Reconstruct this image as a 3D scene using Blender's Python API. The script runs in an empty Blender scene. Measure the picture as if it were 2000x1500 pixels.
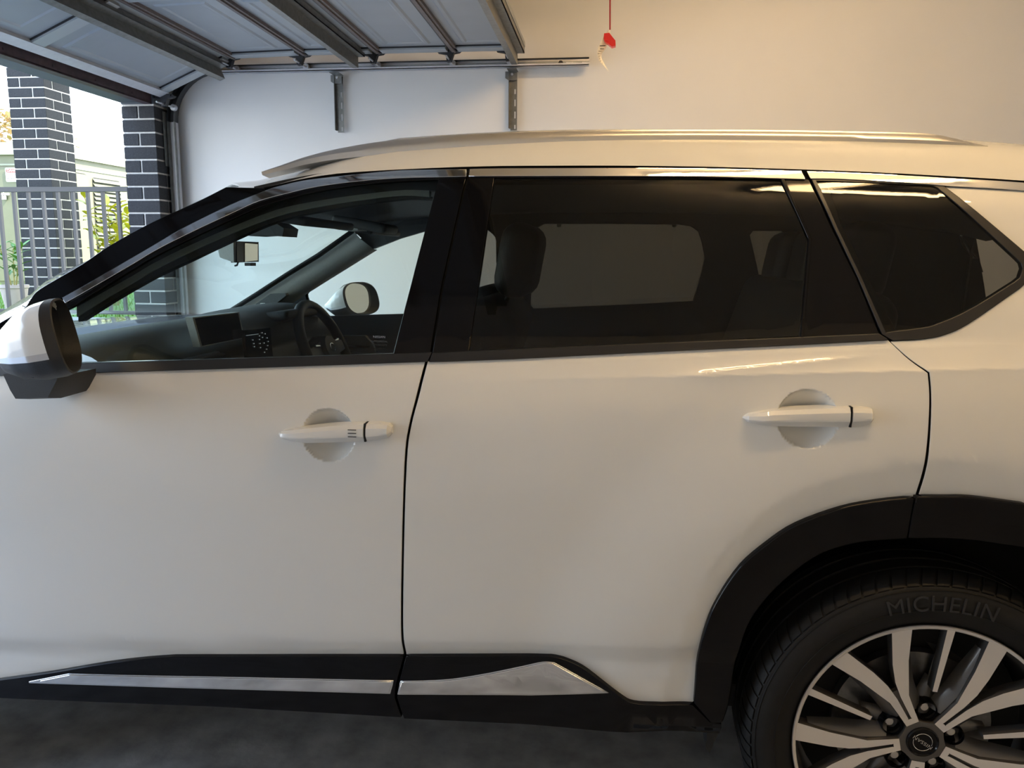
import bpy, bmesh, math, random
from mathutils import Vector, Matrix
random.seed(7)
sc = bpy.context.scene
col = sc.collection
PI = math.pi

# ------------------------------------------------------------------ camera
cam_d = bpy.data.cameras.new('camera'); cam = bpy.data.objects.new('camera', cam_d); col.objects.link(cam)
cam_d.sensor_width = 36.0; cam_d.lens = 1566.0 / 2000.0 * 36.0; cam_d.clip_start = 0.05
def aim(pitch, yaw, roll, loc):
    cy, sy, cp, sp = math.cos(yaw), math.sin(yaw), math.cos(pitch), math.sin(pitch)
    fwd = Vector((-sy * cp, cy * cp, -sp)); rt = Vector((cy, sy, 0)); dn = fwd.cross(rt)
    r2 = math.cos(roll) * rt + math.sin(roll) * dn; d2 = -math.sin(roll) * rt + math.cos(roll) * dn
    m = Matrix((r2, -d2, -fwd)).transposed().to_4x4(); m.translation = loc
    return m
cam.matrix_world = aim(math.radians(9.15), math.radians(6.94), math.radians(-.40), Vector((0, -1.61, 1.359)))
sc.camera = cam

# ------------------------------------------------------------------ light
w = bpy.data.worlds.new('world'); sc.world = w; w.use_nodes = True
nt = w.node_tree; bg = nt.nodes['Background']; bg.inputs[1].default_value = 3.2
tc = nt.nodes.new('ShaderNodeTexCoord'); sx = nt.nodes.new('ShaderNodeSeparateXYZ'); rp = nt.nodes.new('ShaderNodeValToRGB')
nt.links.new(tc.outputs['Generated'], sx.inputs[0]); nt.links.new(sx.outputs[2], rp.inputs[0]); nt.links.new(rp.outputs[0], bg.inputs[0])
rp.color_ramp.elements[0].position = 0.0; rp.color_ramp.elements[0].color = (.92, .97, 1, 1)
rp.color_ramp.elements[1].position = .75; rp.color_ramp.elements[1].color = (.32, .52, .92, 1)
e = rp.color_ramp.elements.new(.22); e.color = (.75, .87, 1, 1)
sd = bpy.data.lights.new('sun', 'SUN'); sun = bpy.data.objects.new('sun', sd); col.objects.link(sun)
sd.energy = 13.0; sd.angle = math.radians(.6); sd.color = (1, .95, .85)
sun.rotation_euler = Vector((-.62, .12, -.78)).to_track_quat('-Z', 'Y').to_euler()
pd = bpy.data.lights.new('opening_portal', 'AREA'); po = bpy.data.objects.new('opening_portal', pd); col.objects.link(po)
pd.shape = 'RECTANGLE'; pd.size = 4.8; pd.size_y = 2.3; pd.cycles.is_portal = True
po.matrix_world = Matrix.Translation((-3.22, 1.1, 1.15)) @ Vector((1, 0, 0)).to_track_quat('-Z', 'Y').to_matrix().to_4x4()
sc.view_settings.view_transform = 'Standard'; sc.view_settings.look = 'None'
sc.view_settings.gamma = 1; sc.view_settings.use_curve_mapping = False
sc.view_settings.exposure = 1.12
cy = sc.cycles; cy.max_bounces = 7; cy.diffuse_bounces = 3; cy.glossy_bounces = 4; cy.transmission_bounces = 4; cy.transparent_max_bounces = 10; cy.caustics_reflective = False; cy.caustics_refractive = False; cy.use_adaptive_sampling = True; cy.adaptive_threshold = .02

# ------------------------------------------------------------------ materials
def mat(name, base, rough=.5, metal=0, coat=0, coat_rough=.03, noise=0, nscale=20, bump=0, bscale=60, spec=.5, emit=None, estr=0, ncol=None):
    m = bpy.data.materials.new(name); m.use_nodes = True
    t = m.node_tree; b = t.nodes['Principled BSDF']
    c = tuple(base) + (1,)
    b.inputs['Base Color'].default_value = c; b.inputs['Roughness'].default_value = rough; b.inputs['Metallic'].default_value = metal
    b.inputs['Coat Weight'].default_value = coat; b.inputs['Coat Roughness'].default_value = coat_rough
    b.inputs['Specular IOR Level'].default_value = spec
    if emit: b.inputs['Emission Color'].default_value = tuple(emit) + (1,); b.inputs['Emission Strength'].default_value = estr
    if noise or bump:
        tc = t.nodes.new('ShaderNodeTexCoord')
    if noise:
        n = t.nodes.new('ShaderNodeTexNoise'); n.inputs['Scale'].default_value = nscale; n.inputs['Detail'].default_value = 6
        t.links.new(tc.outputs['Object'], n.inputs['Vector'])
        r = t.nodes.new('ShaderNodeValToRGB'); d = ncol or tuple(max(0, x * (1 - noise)) for x in base)
        r.color_ramp.elements[0].color = tuple(d) + (1,); r.color_ramp.elements[0].position = .3
        r.color_ramp.elements[1].color = tuple(min(1, x * (1 + noise)) for x in base) + (1,); r.color_ramp.elements[1].position = .7
        t.links.new(n.outputs['Fac'], r.inputs[0]); t.links.new(r.outputs[0], b.inputs['Base Color'])
    if bump:
        n2 = t.nodes.new('ShaderNodeTexNoise'); n2.inputs['Scale'].default_value = bscale; n2.inputs['Detail'].default_value = 4
        t.links.new(tc.outputs['Object'], n2.inputs['Vector'])
        bp = t.nodes.new('ShaderNodeBump'); bp.inputs['Strength'].default_value = bump; bp.inputs['Distance'].default_value = .01
        t.links.new(n2.outputs['Fac'], bp.inputs['Height']); t.links.new(bp.outputs[0], b.inputs['Normal'])
    return m
def glass(name, tint, ior=1.45):
    m = bpy.data.materials.new(name); m.use_nodes = True; t = m.node_tree; t.nodes.remove(t.nodes['Principled BSDF'])
    o = t.nodes['Material Output']; tr = t.nodes.new('ShaderNodeBsdfTransparent'); tr.inputs[0].default_value = tuple(tint) + (1,)
    g = t.nodes.new('ShaderNodeBsdfGlossy'); g.inputs['Roughness'].default_value = .0
    fr = t.nodes.new('ShaderNodeFresnel'); fr.inputs[0].default_value = ior
    # thin panes seen from behind must not go into total reflection
    geo = t.nodes.new('ShaderNodeNewGeometry'); mx0 = t.nodes.new('ShaderNodeMix'); mx0.data_type = 'FLOAT'
    mx0.inputs[2].default_value = ior; mx0.inputs[3].default_value = 1 / ior
    t.links.new(geo.outputs['Backfacing'], mx0.inputs[0]); t.links.new(mx0.outputs[0], fr.inputs[0])
    mx = t.nodes.new('ShaderNodeMixShader'); t.links.new(fr.outputs[0], mx.inputs[0]); t.links.new(tr.outputs[0], mx.inputs[1]); t.links.new(g.outputs[0], mx.inputs[2])
    t.links.new(mx.outputs[0], o.inputs[0]); return m
M = {}
M['paint'] = mat('pearl_white_paint', (.79, .795, .77), .42, 0, 1, .02)
M['gloss_black'] = mat('gloss_black', (.004, .004, .005), .06, 0, 0, .02, spec=.25)
M['satin_black'] = mat('satin_black', (.014, .014, .015), .38)
M['rubber'] = mat('rubber', (.012, .012, .012), .55, bump=.1, bscale=300)
M['plastic'] = mat('textured_black_plastic', (.022, .023, .025), .5, bump=.15, bscale=500)
M['chrome'] = mat('chrome', (.86, .86, .86), .05, 1)
M['dark_chrome'] = mat('dark_chrome', (.42, .42, .43), .10, 1)
M['bright_edge'] = mat('bright_edge', (.75, .75, .75), .25, 1)
M['rail'] = mat('satin_silver', (.62, .60, .57), .33, .85)
M['glass_front'] = glass('green_tint_glass', (.80, .90, .87))
M['glass_screen'] = glass('windscreen_glass', (.86, .94, .92))
M['glass_dark'] = glass('privacy_glass', (.21, .21, .19))
M['glass_dark2'] = glass('far_privacy_glass', (.21, .21, .19))
M['glass_far'] = glass('far_clear_glass', (.90, .95, .93))
M['trim_grey'] = mat('grey_interior_trim', (.62, .63, .61), .7, noise=.05, nscale=300)  # grey raised in the colour so the far pillar trim looks lit
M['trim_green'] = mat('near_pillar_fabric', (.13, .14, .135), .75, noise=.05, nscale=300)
M['trim_dark'] = mat('charcoal_interior', (.035, .037, .040), .65, bump=.08, bscale=400)
M['trim_mid'] = mat('mid_grey_interior', (.085, .09, .092), .6, noise=.06, nscale=200)
M['seat'] = mat('black_leather', (.008, .0075, .0075), .55, bump=.1, bscale=200)
M['screen'] = mat('black_screen', (.01, .011, .012), .12)
M['lcd'] = mat('dial_light', (.6, .6, .6), .5, emit=(.8, .9, 1), estr=.10)
M['mirror'] = mat('mirror_glass', (.85, .87, .87), .02, 1)
M['indicator'] = mat('clear_indicator', (.75, .76, .78), .15, .3, 1)
M['tyre'] = mat('tyre_rubber', (.005, .005, .005), .65, spec=.35, noise=.25, nscale=60)
M['tyre_letter'] = mat('tyre_lettering', (.018, .018, .02), .45)
M['alloy'] = mat('machined_alloy', (.76, .73, .70), .42, .35, .3, .1)
M['gunmetal'] = mat('gunmetal_paint', (.13, .125, .12), .35, .6, .3, .1)
M['disc'] = mat('brake_steel', (.22, .22, .22), .35, .9, noise=.2, nscale=50)
M['black'] = mat('deep_black', (.004, .004, .004), .8)
M['wall'] = mat('white_plaster', (.80, .79, .77), .75, noise=.012, nscale=3, bump=.05, bscale=180)
M['wall_mid'] = mat('grey_plaster', (.50, .49, .48), .75, noise=.03, nscale=3)
M['ceil'] = mat('ceiling_paint', (.78, .77, .75), .8, noise=.01, nscale=4)
M['concrete'] = mat('garage_concrete', (.33, .335, .335), .6, noise=.3, nscale=11, bump=.15, bscale=40)
M['drive'] = mat('driveway_concrete', (.36, .36, .35), .8, noise=.12, nscale=9, bump=.2)
M['door_sheet'] = mat('garage_door_sheet', (.33, .35, .37), .45, .2, noise=.04, nscale=5)
M['door_light'] = mat('door_stile_steel', (.42, .44, .45), .45, .25)
M['rail_light'] = mat('door_bottom_rail', (.62, .61, .62), .5, .2, noise=.06, nscale=30)
M['galv'] = mat('galvanised_steel', (.20, .20, .19), .4, .7, noise=.18, nscale=35)
M['galv_light'] = mat('galvanised_track', (.40, .42, .44), .35, .8, noise=.1, nscale=40)
M['joint'] = mat('brown_joint_edge', (.16, .13, .12), .6, noise=.2, nscale=80)
M['seal'] = mat('black_seal', (.015, .015, .017), .5)
M['zinc'] = mat('zinc_roller', (.6, .6, .62), .35, .7)
M['lintel'] = mat('red_oxide_lintel', (.06, .035, .04), .6, noise=.3, nscale=25)
M['soffit'] = mat('grey_fibre_cement', (.10, .11, .12), .8, noise=.03, nscale=8)
M['brick'] = mat('charcoal_brick', (.021, .0215, .024), .85, noise=.35, nscale=90, bump=.5, bscale=220)
M['mortar'] = mat('cream_mortar', (.50, .48, .45), .9, noise=.08, nscale=60, bump=.5, bscale=150)
M['fence'] = mat('charcoal_powdercoat', (.022, .023, .026), .4)
M['kiosk'] = mat('pale_green_cabinet', (.125, .125, .075), .5, noise=.05, nscale=6)
M['kiosk_roof'] = mat('cabinet_roof', (.24, .24, .18), .5, noise=.05, nscale=6)
M['dark_slot'] = mat('louvre_shadow_gap', (.02, .02, .018), .8)
M['white'] = mat('white_enamel', (.85, .85, .85), .4)
M['red'] = mat('sign_red', (.6, .03, .03), .4)
M['ink'] = mat('black_ink', (.01, .01, .01), .6)
M['cord_red'] = mat('red_cord', (.30, .004, .008), .6, bump=.3, bscale=500)
M['red_plastic'] = mat('red_plastic', (.62, .012, .012), .35)
M['paper'] = mat('tag_paper', (.80, .78, .74), .6)
M['leaf'] = mat('leaf_green', (.10, .22, .03), .5, noise=.4, nscale=6)
M['leaf_y'] = mat('leaf_yellow_green', (.42, .40, .015), .5, noise=.3, nscale=8)
M['grass'] = mat('lawn', (.09, .19, .02), .8, noise=.45, nscale=35, bump=.6, bscale=90)
M['grass_blade'] = mat('grass_blade', (.13, .26, .03), .7, noise=.3, nscale=10)
M['pot'] = mat('clay_pot', (.42, .36, .34), .7, noise=.05)
M['stem'] = mat('plant_stem', (.22, .20, .05), .7)
M['bark'] = mat('bark', (.16, .11, .07), .9, noise=.3)
M['tree_leaf'] = mat('dry_foliage', (.42, .30, .16), .8, noise=.4, nscale=3)
M['soil'] = mat('garden_soil', (.10, .075, .05), .95, noise=.3)
M['tile'] = mat('shade_roof_tile', (.10, .10, .11), .7, noise=.2, nscale=8)
M['lamp'] = mat('lamp_diffuser', (.9, .9, .9), .4, emit=(1, .655, .30), estr=37.0)
M['carpet'] = mat('car_carpet', (.02, .02, .021), .95)

# ------------------------------------------------------------------ mesh helpers
class G:
    def __init__(s): s.v = []; s.f = []; s.m = []
    def add(s, vs, fs, mi=0):
        o = len(s.v); s.v += [tuple(p) for p in vs]; s.f += [tuple(i + o for i in f) for f in fs]; s.m += [mi] * len(fs); return s
    def box(s, x0, x1, y0, y1, z0, z1, mi=0, xf=None):
        vs = [Vector((x, y, z)) for z in (z0, z1) for y in (y0, y1) for x in (x0, x1)]
        if xf: vs = [xf @ p for p in vs]
        return s.add(vs, [(0, 2, 3, 1), (4, 5, 7, 6), (0, 1, 5, 4), (2, 6, 7, 3), (0, 4, 6, 2), (1, 3, 7, 5)], mi)
    def tube(s, path, r, n=10, mi=0, closed=False, caps=True, flat=1.0):
        path = [Vector(p) for p in path]; N = len(path); rings = []
        up = None
        for i, p in enumerate(path):
            a = path[(i - 1) % N] if (closed or i > 0) else p; b = path[(i + 1) % N] if (closed or i < N - 1) else p
            d = (b - a).normalized()
            if up is None: up = Vector((0, 0, 1)) if abs(d.z) < .9 else Vector((1, 0, 0))
            sd = d.cross(up).normalized(); up = sd.cross(d).normalized()
            rr = r[i] if isinstance(r, (list, tuple)) else r
            rings.append([p + rr * (math.cos(2 * PI * k / n) * sd + math.sin(2 * PI * k / n) * flat * up) for k in range(n)])
        return s.loft(rings, True, closed, caps, mi)
    def loft(s, rings, ring_closed=True, closed=False, caps=False, mi=0):
        n = len(rings[0]); R = len(rings); vs = [p for r in rings for p in r]; fs = []
        for i in range(R if closed else R - 1):
            j = (i + 1) % R
            for k in range(n if ring_closed else n - 1):
                l = (k + 1) % n; fs.append((i * n + k, i * n + l, j * n + l, j * n + k))
        if caps: fs += [tuple(range(n - 1, -1, -1)), tuple((R - 1) * n + k for k in range(n))]
        return s.add(vs, fs, mi)
    def lathe(s, prof, c, axis='Y', n=48, mi=0, caps=False, a0=0, a1=2 * PI):
        full = abs(a1 - a0 - 2 * PI) < 1e-6; N = n if full else n + 1; rings = []
        for k in range(N):
            a = a0 + (a1 - a0) * k / n; ca, sa = math.cos(a), math.sin(a)
            if axis == 'Y': rings.append([(c[0] + r * ca, c[1] + h, c[2] + r * sa) for r, h in prof])
            else: rings.append([(c[0] + r * ca, c[1] + r * sa, c[2] + h) for r, h in prof])
        return s.loft(rings, False, full, False, mi)
    def prism(s, poly3, d, mi=0, mside=None):
        d = Vector(d); a = [Vector(p) for p in poly3]; n = len(a); vs = a + [p + d for p in a]
        s.add(vs, [tuple(range(n)), tuple(range(2 * n - 1, n - 1, -1))], mi)
        return s.add(vs, [(i, i + n, (i + 1) % n + n, (i + 1) % n) for i in range(n)], mi if mside is None else mside)
    def build(s, name, mats, parent=None, angle=35, smooth=True, fix=True):
        me = bpy.data.meshes.new(name); me.from_pydata(s.v, [], s.f)
        for m in (mats if isinstance(mats, (list, tuple)) else [mats]): me.materials.append(M[m] if isinstance(m, str) else m)
        me.polygons.foreach_set('material_index', s.m)
        if fix:
            bm = bmesh.new(); bm.from_mesh(me); bmesh.ops.remove_doubles(bm, verts=bm.verts, dist=1e-5); bmesh.ops.recalc_face_normals(bm, faces=bm.faces); bm.to_mesh(me); bm.free()
        if smooth: me.shade_smooth(); me.set_sharp_from_angle(angle=math.radians(angle))
        return link(name, me, parent)
def link(name, me, parent=None):
    o = bpy.data.objects.new(name, me); col.objects.link(o)
    if parent is not None:
        o.parent = parent
        if parent.type == 'EMPTY': o.matrix_parent_inverse = Matrix.Translation(-Vector(parent.location))
    return o
def thing(name, label, cat, loc, group=None):
    o = bpy.data.objects.new(name, None); o.empty_display_size = .1; col.objects.link(o); o.location = loc
    o['label'] = label; o['category'] = cat
    if group: o['group'] = group
    return o
def tag(o, label, cat, group=None):
    o['label'] = label; o['category'] = cat
    if group: o['group'] = group
    return o
def struct(o): o['kind'] = 'structure'; return o
def crv(pts, n=6):
    P = [Vector(p) for p in pts]; out = []
    for i in range(len(P) - 1):
        p0 = P[max(i - 1, 0)]; p1 = P[i]; p2 = P[i + 1]; p3 = P[min(i + 2, len(P) - 1)]
        if i == 0: p0 = p1 * 2 - p2
        if i == len(P) - 2: p3 = p2 * 2 - p1
        for k in range(n):
            t = k / n
            out.append(.5 * ((2 * p1) + (p2 - p0) * t + (2 * p0 - 5 * p1 + 4 * p2 - p3) * t * t + (3 * p1 - p0 - 3 * p2 + p3) * t ** 3))
    out.append(P[-1]); return [tuple(p) for p in out]
def rnd(pts, r=.01, n=5):
    """round the corners of a closed 2D outline"""
    out = []; N = len(pts)
    for i in range(N):
        p = Vector(pts[i]); a = Vector(pts[i - 1]) - p; b = Vector(pts[(i + 1) % N]) - p
        k = min(r, a.length * .45, b.length * .45); A = p + a.normalized() * k; B = p + b.normalized() * k
        for j in range(n + 1):
            t = j / n; out.append(tuple(A * (1 - t) ** 2 + p * 2 * t * (1 - t) + B * t * t))
    return out
def text(body, size, mat_, parent, name, mw, depth=.0005, align='CENTER', space=1.0, bend=None):
    cu = bpy.data.curves.new(name, 'FONT'); cu.body = body; cu.size = size; cu.extrude = depth; cu.align_x = align; cu.align_y = 'CENTER'; cu.space_character = space
    tmp = bpy.data.objects.new(name, cu); me = bpy.data.meshes.new_from_object(tmp); bpy.data.objects.remove(tmp)
    me.materials.clear(); me.materials.append(M[mat_])
    if bend:
        for v in me.vertices: v.co = bend(v.co)
    else: me.transform(mw)
    return link(name, me, parent)

#BEGIN_S
# ------------------------------------------------------------------ the car's flank as a surface: Y = S(x, z), metres
import bisect
_PB = [(-.95, .14), (-.90, .085), (-.86, .055), (-.80, .038), (-.70, .030), (-.665, .030), (-.64, .022), (-.62, .015), (-.55, .010), (-.45, .006), (-.25, .0), (-.12, .004), (-.05, .020), (-.015, .036), (0, .045), (.02, .052), (.04, .060), (.15, .108), (.26, .158), (.34, .196), (.38, .218), (.42, .250), (.46, .31), (.49, .38), (.52, .50)]
_PX = [p[0] for p in _PB]
def _interp(b):
    i = min(max(bisect.bisect(_PX, b) - 1, 0), len(_PB) - 2)
    def tan(j):
        a = max(j - 1, 0); c = min(j + 1, len(_PB) - 1)
        return (_PB[c][1] - _PB[a][1]) / (_PB[c][0] - _PB[a][0])
    x0, y0 = _PB[i]; x1, y1 = _PB[i + 1]; h = x1 - x0; t = (b - x0) / h
    if t < 0: return y0 + tan(i) * (b - x0)
    if t > 1: return y1 + tan(i + 1) * (b - x1)
    m0 = tan(i) * h; m1 = tan(i + 1) * h
    return (2 * t ** 3 - 3 * t * t + 1) * y0 + (t ** 3 - 2 * t * t + t) * m0 + (-2 * t ** 3 + 3 * t * t) * y1 + (t ** 3 - t * t) * m1
def _sm(a, b, t):
    t = min(1, max(0, (t - a) / (b - a))); return t * t * (3 - 2 * t)
HANDLES = [(-.590, .976, .058), (.390, 1.045, .058)]
WHEEL = (.671, 0.0, .360)
def S(x, z):
    b = z - (1.160 + .0634 * x)
    if z > 1.45: b += .055 * (x + .1) * _sm(1.45, 1.53, z) * .6
    y = _interp(b)
    if z < 1.25:
        zc = 1.119 + .05 * (x - .113); a = _sm(-.25, .30, x)
        y += -.0070 * a * math.exp(-(z - zc) / .012 if z > zc else (z - zc) / .034)
        z2 = 1.119 + .125 * (x - .113); y += -.0038 * a * _sm(.10, .2, x) * (1 - _sm(.40, .55, x)) * math.exp(-(z - z2) / .0075 if z > z2 else (z - z2) / .022)
        r = math.hypot(x - WHEEL[0], z - WHEEL[2]); rf = .614 - .072 * _sm(118, 168, math.degrees(math.atan2(z - WHEEL[2], x - WHEEL[0]))); y += -.020 * (1 - _sm(.60, .86, r)) + (.13 * (rf - max(r, .50)) if r < rf else 0)
        for hx, hz, hr in HANDLES:
            d = math.hypot(x - hx, (z - hz) * 1.02)
            if d < hr: y += .032 * (1 - (d / hr) ** 2) ** .62
    # plan curvature: the flank draws in slightly towards both ends
    if x > .85: y += .10 * (x - .85) ** 2
    if x < -1.3: y += .06 * (x + 1.3) ** 2
    return y
#END_S
def SN(x, z, e=.0015):
    n = Vector(((S(x + e, z) - S(x - e, z)) / (2 * e), -1, (S(x, z + e) - S(x, z - e)) / (2 * e))); return n.normalized()
def panel(name, outline, m, parent, off=0.0, th=.018, grid=.03, holes=(), fine=None, back=False, far=False, flange=True, round_=.0015, follow=True):
    """a curved sheet cut to an outline in the x-z side view, laid on S (moved out by off), with turned-in edges"""
    bm = bmesh.new(); loops = [outline] + list(holes); keep = []
    allp = []
    for lp in loops:
        q = [];
        for p in lp:
            if not q or (Vector(p) - Vector(q[-1])).length > 4e-4: q.append(p)
        if (Vector(q[0]) - Vector(q[-1])).length < 4e-4: q.pop()
        allp.append(q); vs = [bm.verts.new((p[0], 0, p[1])) for p in q]; keep.append(vs)
        for i in range(len(vs)): bm.edges.new((vs[i], vs[(i + 1) % len(vs)]))
    bmesh.ops.triangle_fill(bm, use_beauty=True, use_dissolve=False, edges=bm.edges[:], normal=(0, -1, 0))
    xs = [p[0] for p in allp[0]]; zs = [p[1] for p in allp[0]]
    def cut(co, no): bmesh.ops.bisect_plane(bm, geom=bm.verts[:] + bm.edges[:] + bm.faces[:], plane_co=co, plane_no=no, dist=1e-5)
    if follow:
        x = math.ceil(min(xs) / grid) * grid
        while x < max(xs): cut((x, 0, 0), (1, 0, 0)); x += grid
        z = math.ceil(min(zs) / grid) * grid
        while z < max(zs): cut((0, 0, z), (0, 0, 1)); z += grid
        if fine:
            for (cx, cz, r, st) in fine:
                if cx is None:
                    k = cz
                    while k <= r: cut((0, 0, k), (0, 0, 1)); k += st
                    continue
                k = -r
                while k <= r: cut((cx + k, 0, 0), (1, 0, 0)); cut((0, 0, cz + k), (0, 0, 1)); k += st
    bm.normal_update()
    V = []; N = []; F = []; DK = []
    idx = {}
    for v in bm.verts: idx[v] = len(V); x, z = v.co.x, v.co.z; V.append((x, S(x, z) + off, z)); N.append(SN(x, z))
    for f in bm.faces:
        vs = [idx[v] for v in f.verts]
        if f.normal.y > 0: vs.reverse()
        F.append(vs)
    nf = len(F)
    if back:
        o = len(V); n0 = o
        for i in range(n0): V.append((V[i][0], V[i][1] + th, V[i][2])); N.append(-N[i])
        F += [[i + o for i in reversed(f)] for f in F[:nf]]
    if flange:
        bl = [e for e in bm.edges if len(e.link_faces) == 1]; done = set()
        nx = {}
        for e in bl:
            f = e.link_faces[0]; a, b = e.verts; d = (b.co - a.co); c = f.calc_center_median() - a.co
            if d.x * c.z - d.z * c.x < 0: a, b = b, a
            nx[a] = b       # interior on the left
        for a0 in list(nx):
            if a0 in done: continue
            ring = [a0]; done.add(a0); b = nx[a0]
            while b is not a0 and b not in done: ring.append(b); done.add(b); b = nx.get(b, a0)
            n = len(ring); r1 = []; r2 = []
            base = []
            for i, v in enumerate(ring):
                t = (ring[(i + 1) % n].co - ring[i - 1].co); t.normalize(); outn = Vector((t.z, 0, -t.x))
                x, z = v.co.x, v.co.z; y = S(x, z) + off
                sn = SN(x, z)
                base.append(len(V)); V.append((x, y, z)); N.append(sn)
                q = Vector((x, y + round_, z)) + outn * round_; nn = (outn * 1.0 + sn).normalized()
                r1.append(len(V)); V.append(tuple(q)); N.append((outn + sn * .25).normalized())
                r2.append(len(V)); V.append((q.x, y + th, q.z)); N.append(outn)
            for i in range(n):
                j = (i + 1) % n
                F.append([base[j], base[i], r1[i], r1[j]]); DK.append(len(F)); F.append([r1[j], r1[i], r2[i], r2[j]])
    bm.free()
    if far:
        V = [(x, 1.84 - y, z) for x, y, z in V]; N = [Vector((n.x, -n.y, n.z)) for n in N]; F = [list(reversed(f)) for f in F]
    me = bpy.data.meshes.new(name); me.from_pydata(V, [], F); me.materials.append(M[m]); me.materials.append(M['black'])
    if m == 'paint':
        for i in DK: me.polygons[i].material_index = 1
    me.validate(); me.update(); me.shade_smooth()
    me.normals_split_custom_set_from_vertices([tuple(n) for n in N])
    return link(name, me, parent)

# ================================================================== SETTING
g = G(); g.box(-3.2, 3.3, -2.45, 3.75, -.12, 0); struct(g.build('floor', 'concrete'))
g = G(); g.box(-2.98, 3.3, 3.75, 3.95, 0, 3.15); struct(g.build('wall_back', 'wall'))
g = G(); g.box(-3.2, 3.3, -2.65, -2.45, 0, 3.15); struct(g.build('wall_near', 'wall'))
g = G(); g.box(3.3, 3.5, -2.65, 3.95, 0, 3.15); struct(g.build('wall_right', 'wall'))
g = G(); g.box(-3.2, 3.5, -2.65, 3.95, 3.15, 3.25); struct(g.build('ceiling', 'ceil'))
g = G(); g.box(-3.21, -3.0, -2.65, 3.95, 2.40, 3.16); g.box(-3.21, -3.0, -2.45, -1.35, 0, 2.40); struct(g.build('wall_front', 'wall'))
# lintel over the opening: steel angle inside, grey cladding underneath
g = G(); g.box(-3.21, -3.012, -1.6, 3.52, 2.322, 2.40); lt = struct(g.build('trim_1', 'soffit')); lt['label'] = 'grey cladding under the opening lintel'
g = G(); g.box(-3.012, -2.995, -1.6, 3.6, 2.318, 2.385); g.box(-3.05, -2.995, -1.6, 3.6, 2.312, 2.322)
for i in range(14):
    g.box(-2.995, -2.990, -1.4 + i * .36, -1.392 + i * .36, 2.335, 2.347)
struct(g.build('trim_2', 'lintel'))
# unseen storey and roof slab added over the garage to shade the forecourt
g = G(); g.box(-3.2, 4.0, -4.5, 10, 3.25, 5.9); struct(g.build('added_shade_storey', 'wall', smooth=False))
g = G(); g.box(-3.6, 4.4, -4.9, 10.4, 5.9, 6.1); struct(g.build('roof', 'tile', smooth=False))  # unseen slab, added for the shade it throws

# ---------------------------------------------------------------- sectional door, open overhead
DY0, DY1 = -1.30, 3.50
door = thing('garage_door', 'grey steel sectional garage door rolled open overhead', 'garage door', (-1.75, 1.1, 2.60))
secs = [((-2.935, 2.368), (-2.445, 2.575)), ((-2.43, 2.59), (-1.975, 2.60)), ((-1.96, 2.60), (-1.50, 2.60)), ((-1.485, 2.60), (-1.022, 2.60)), ((-1.007, 2.60), (-.556, 2.60))]
def frame2(a, b):
    a = Vector((a[0], 0, a[1])); b = Vector((b[0], 0, b[1])); d = (b - a); L = d.length; d.normalize(); n = Vector((d.z, 0, -d.x))   # n: down, into the room
    return Matrix((( d.x, 0, n.x, a.x), (0, 1, 0, 0), (d.z, 0, n.z, a.z), (0, 0, 0, 1))), L
for si, (a, b) in enumerate(secs):
    X, L = frame2(a, b)
    g = G(); g.box(0, L, DY0, DY1, -.035, -.006, xf=X); s_ = g.build('door_section', 'door_sheet', door, smooth=False)
    # pressed panels: raised fields with a sloping border
    nb = 4; bw = (DY1 - DY0) / nb
    for k in range(nb):
        y0 = DY0 + k * bw + .15; y1 = DY0 + (k + 1) * bw - .15; g = G()
        for (ix, h0, h1) in ((.085, -.006, .001), (.115, .001, -.004)):
            o = [(ix, y0 + ix - .085), (L - ix, y0 + ix - .085), (L - ix, y1 - ix + .085), (ix, y1 - ix + .085)]; i2 = ix + .012
            q = [(i2, y0 + i2 - .085), (L - i2, y0 + i2 - .085), (L - i2, y1 - i2 + .085), (i2, y1 - i2 + .085)]
            vs = [X @ Vector((p[0], p[1], h0)) for p in o] + [X @ Vector((p[0], p[1], h1)) for p in q]
            g.add(vs, [(i, (i + 1) % 4, 4 + (i + 1) % 4, 4 + i) for i in range(4)])
            if ix > .1: g.add(vs[4:], [(0, 1, 2, 3)])
            else:
                r2 = [X @ Vector((p[0], p[1], .001)) for p in [(.115, y0 + .03), (L - .115, y0 + .03), (L - .115, y1 - .03), (.115, y1 - .03)]]
                g.add(vs[4:] + r2, [(i, (i + 1) % 4, 4 + (i + 1) % 4, 4 + i) for i in range(4)])
        g.build('pressed_panel', 'door_sheet', s_, smooth=False)
    # end stiles and centre stiles
    for (y0, y1) in [(DY1 - .085, DY1), (DY0, DY0 + .085)] + [(DY0 + k * bw - .045, DY0 + k * bw + .045) for k in (1, 2, 3)]:
        g = G(); g.box(.012, L - .012, y0, y1, -.006, .012, xf=X); g.box(.012, L - .012, y0 - .006, y0, -.006, .002, 1, xf=X); g.build('stile', ['door_light', 'seal'], s_, smooth=False)
    # rolled meeting edges
    if si:
        g = G()
        for (x0, x1, h, mi) in ((-.012, -.002, .010, 1), (0, .016, .016, 0), (.018, .024, .020, 0), (.026, .040, .012, 0)): g.box(x0, x1, DY0, DY1 - .01, -.02, h, mi, xf=X)
        g.build('meeting_edge', ['joint', 'seal'], s_, smooth=False)
X, L = frame2(*secs[0])
g = G(); g.box(-.006, .058, DY0, DY1 + .02, -.04, .014, xf=X); g.build('bottom_rail', 'rail_light', door, smooth=False)
g = G(); g.box(-.02, -.004, DY0, DY1 + .02, -.036, -.004, xf=X); g.build('weather_seal', 'seal', door, smooth=False)
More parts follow.
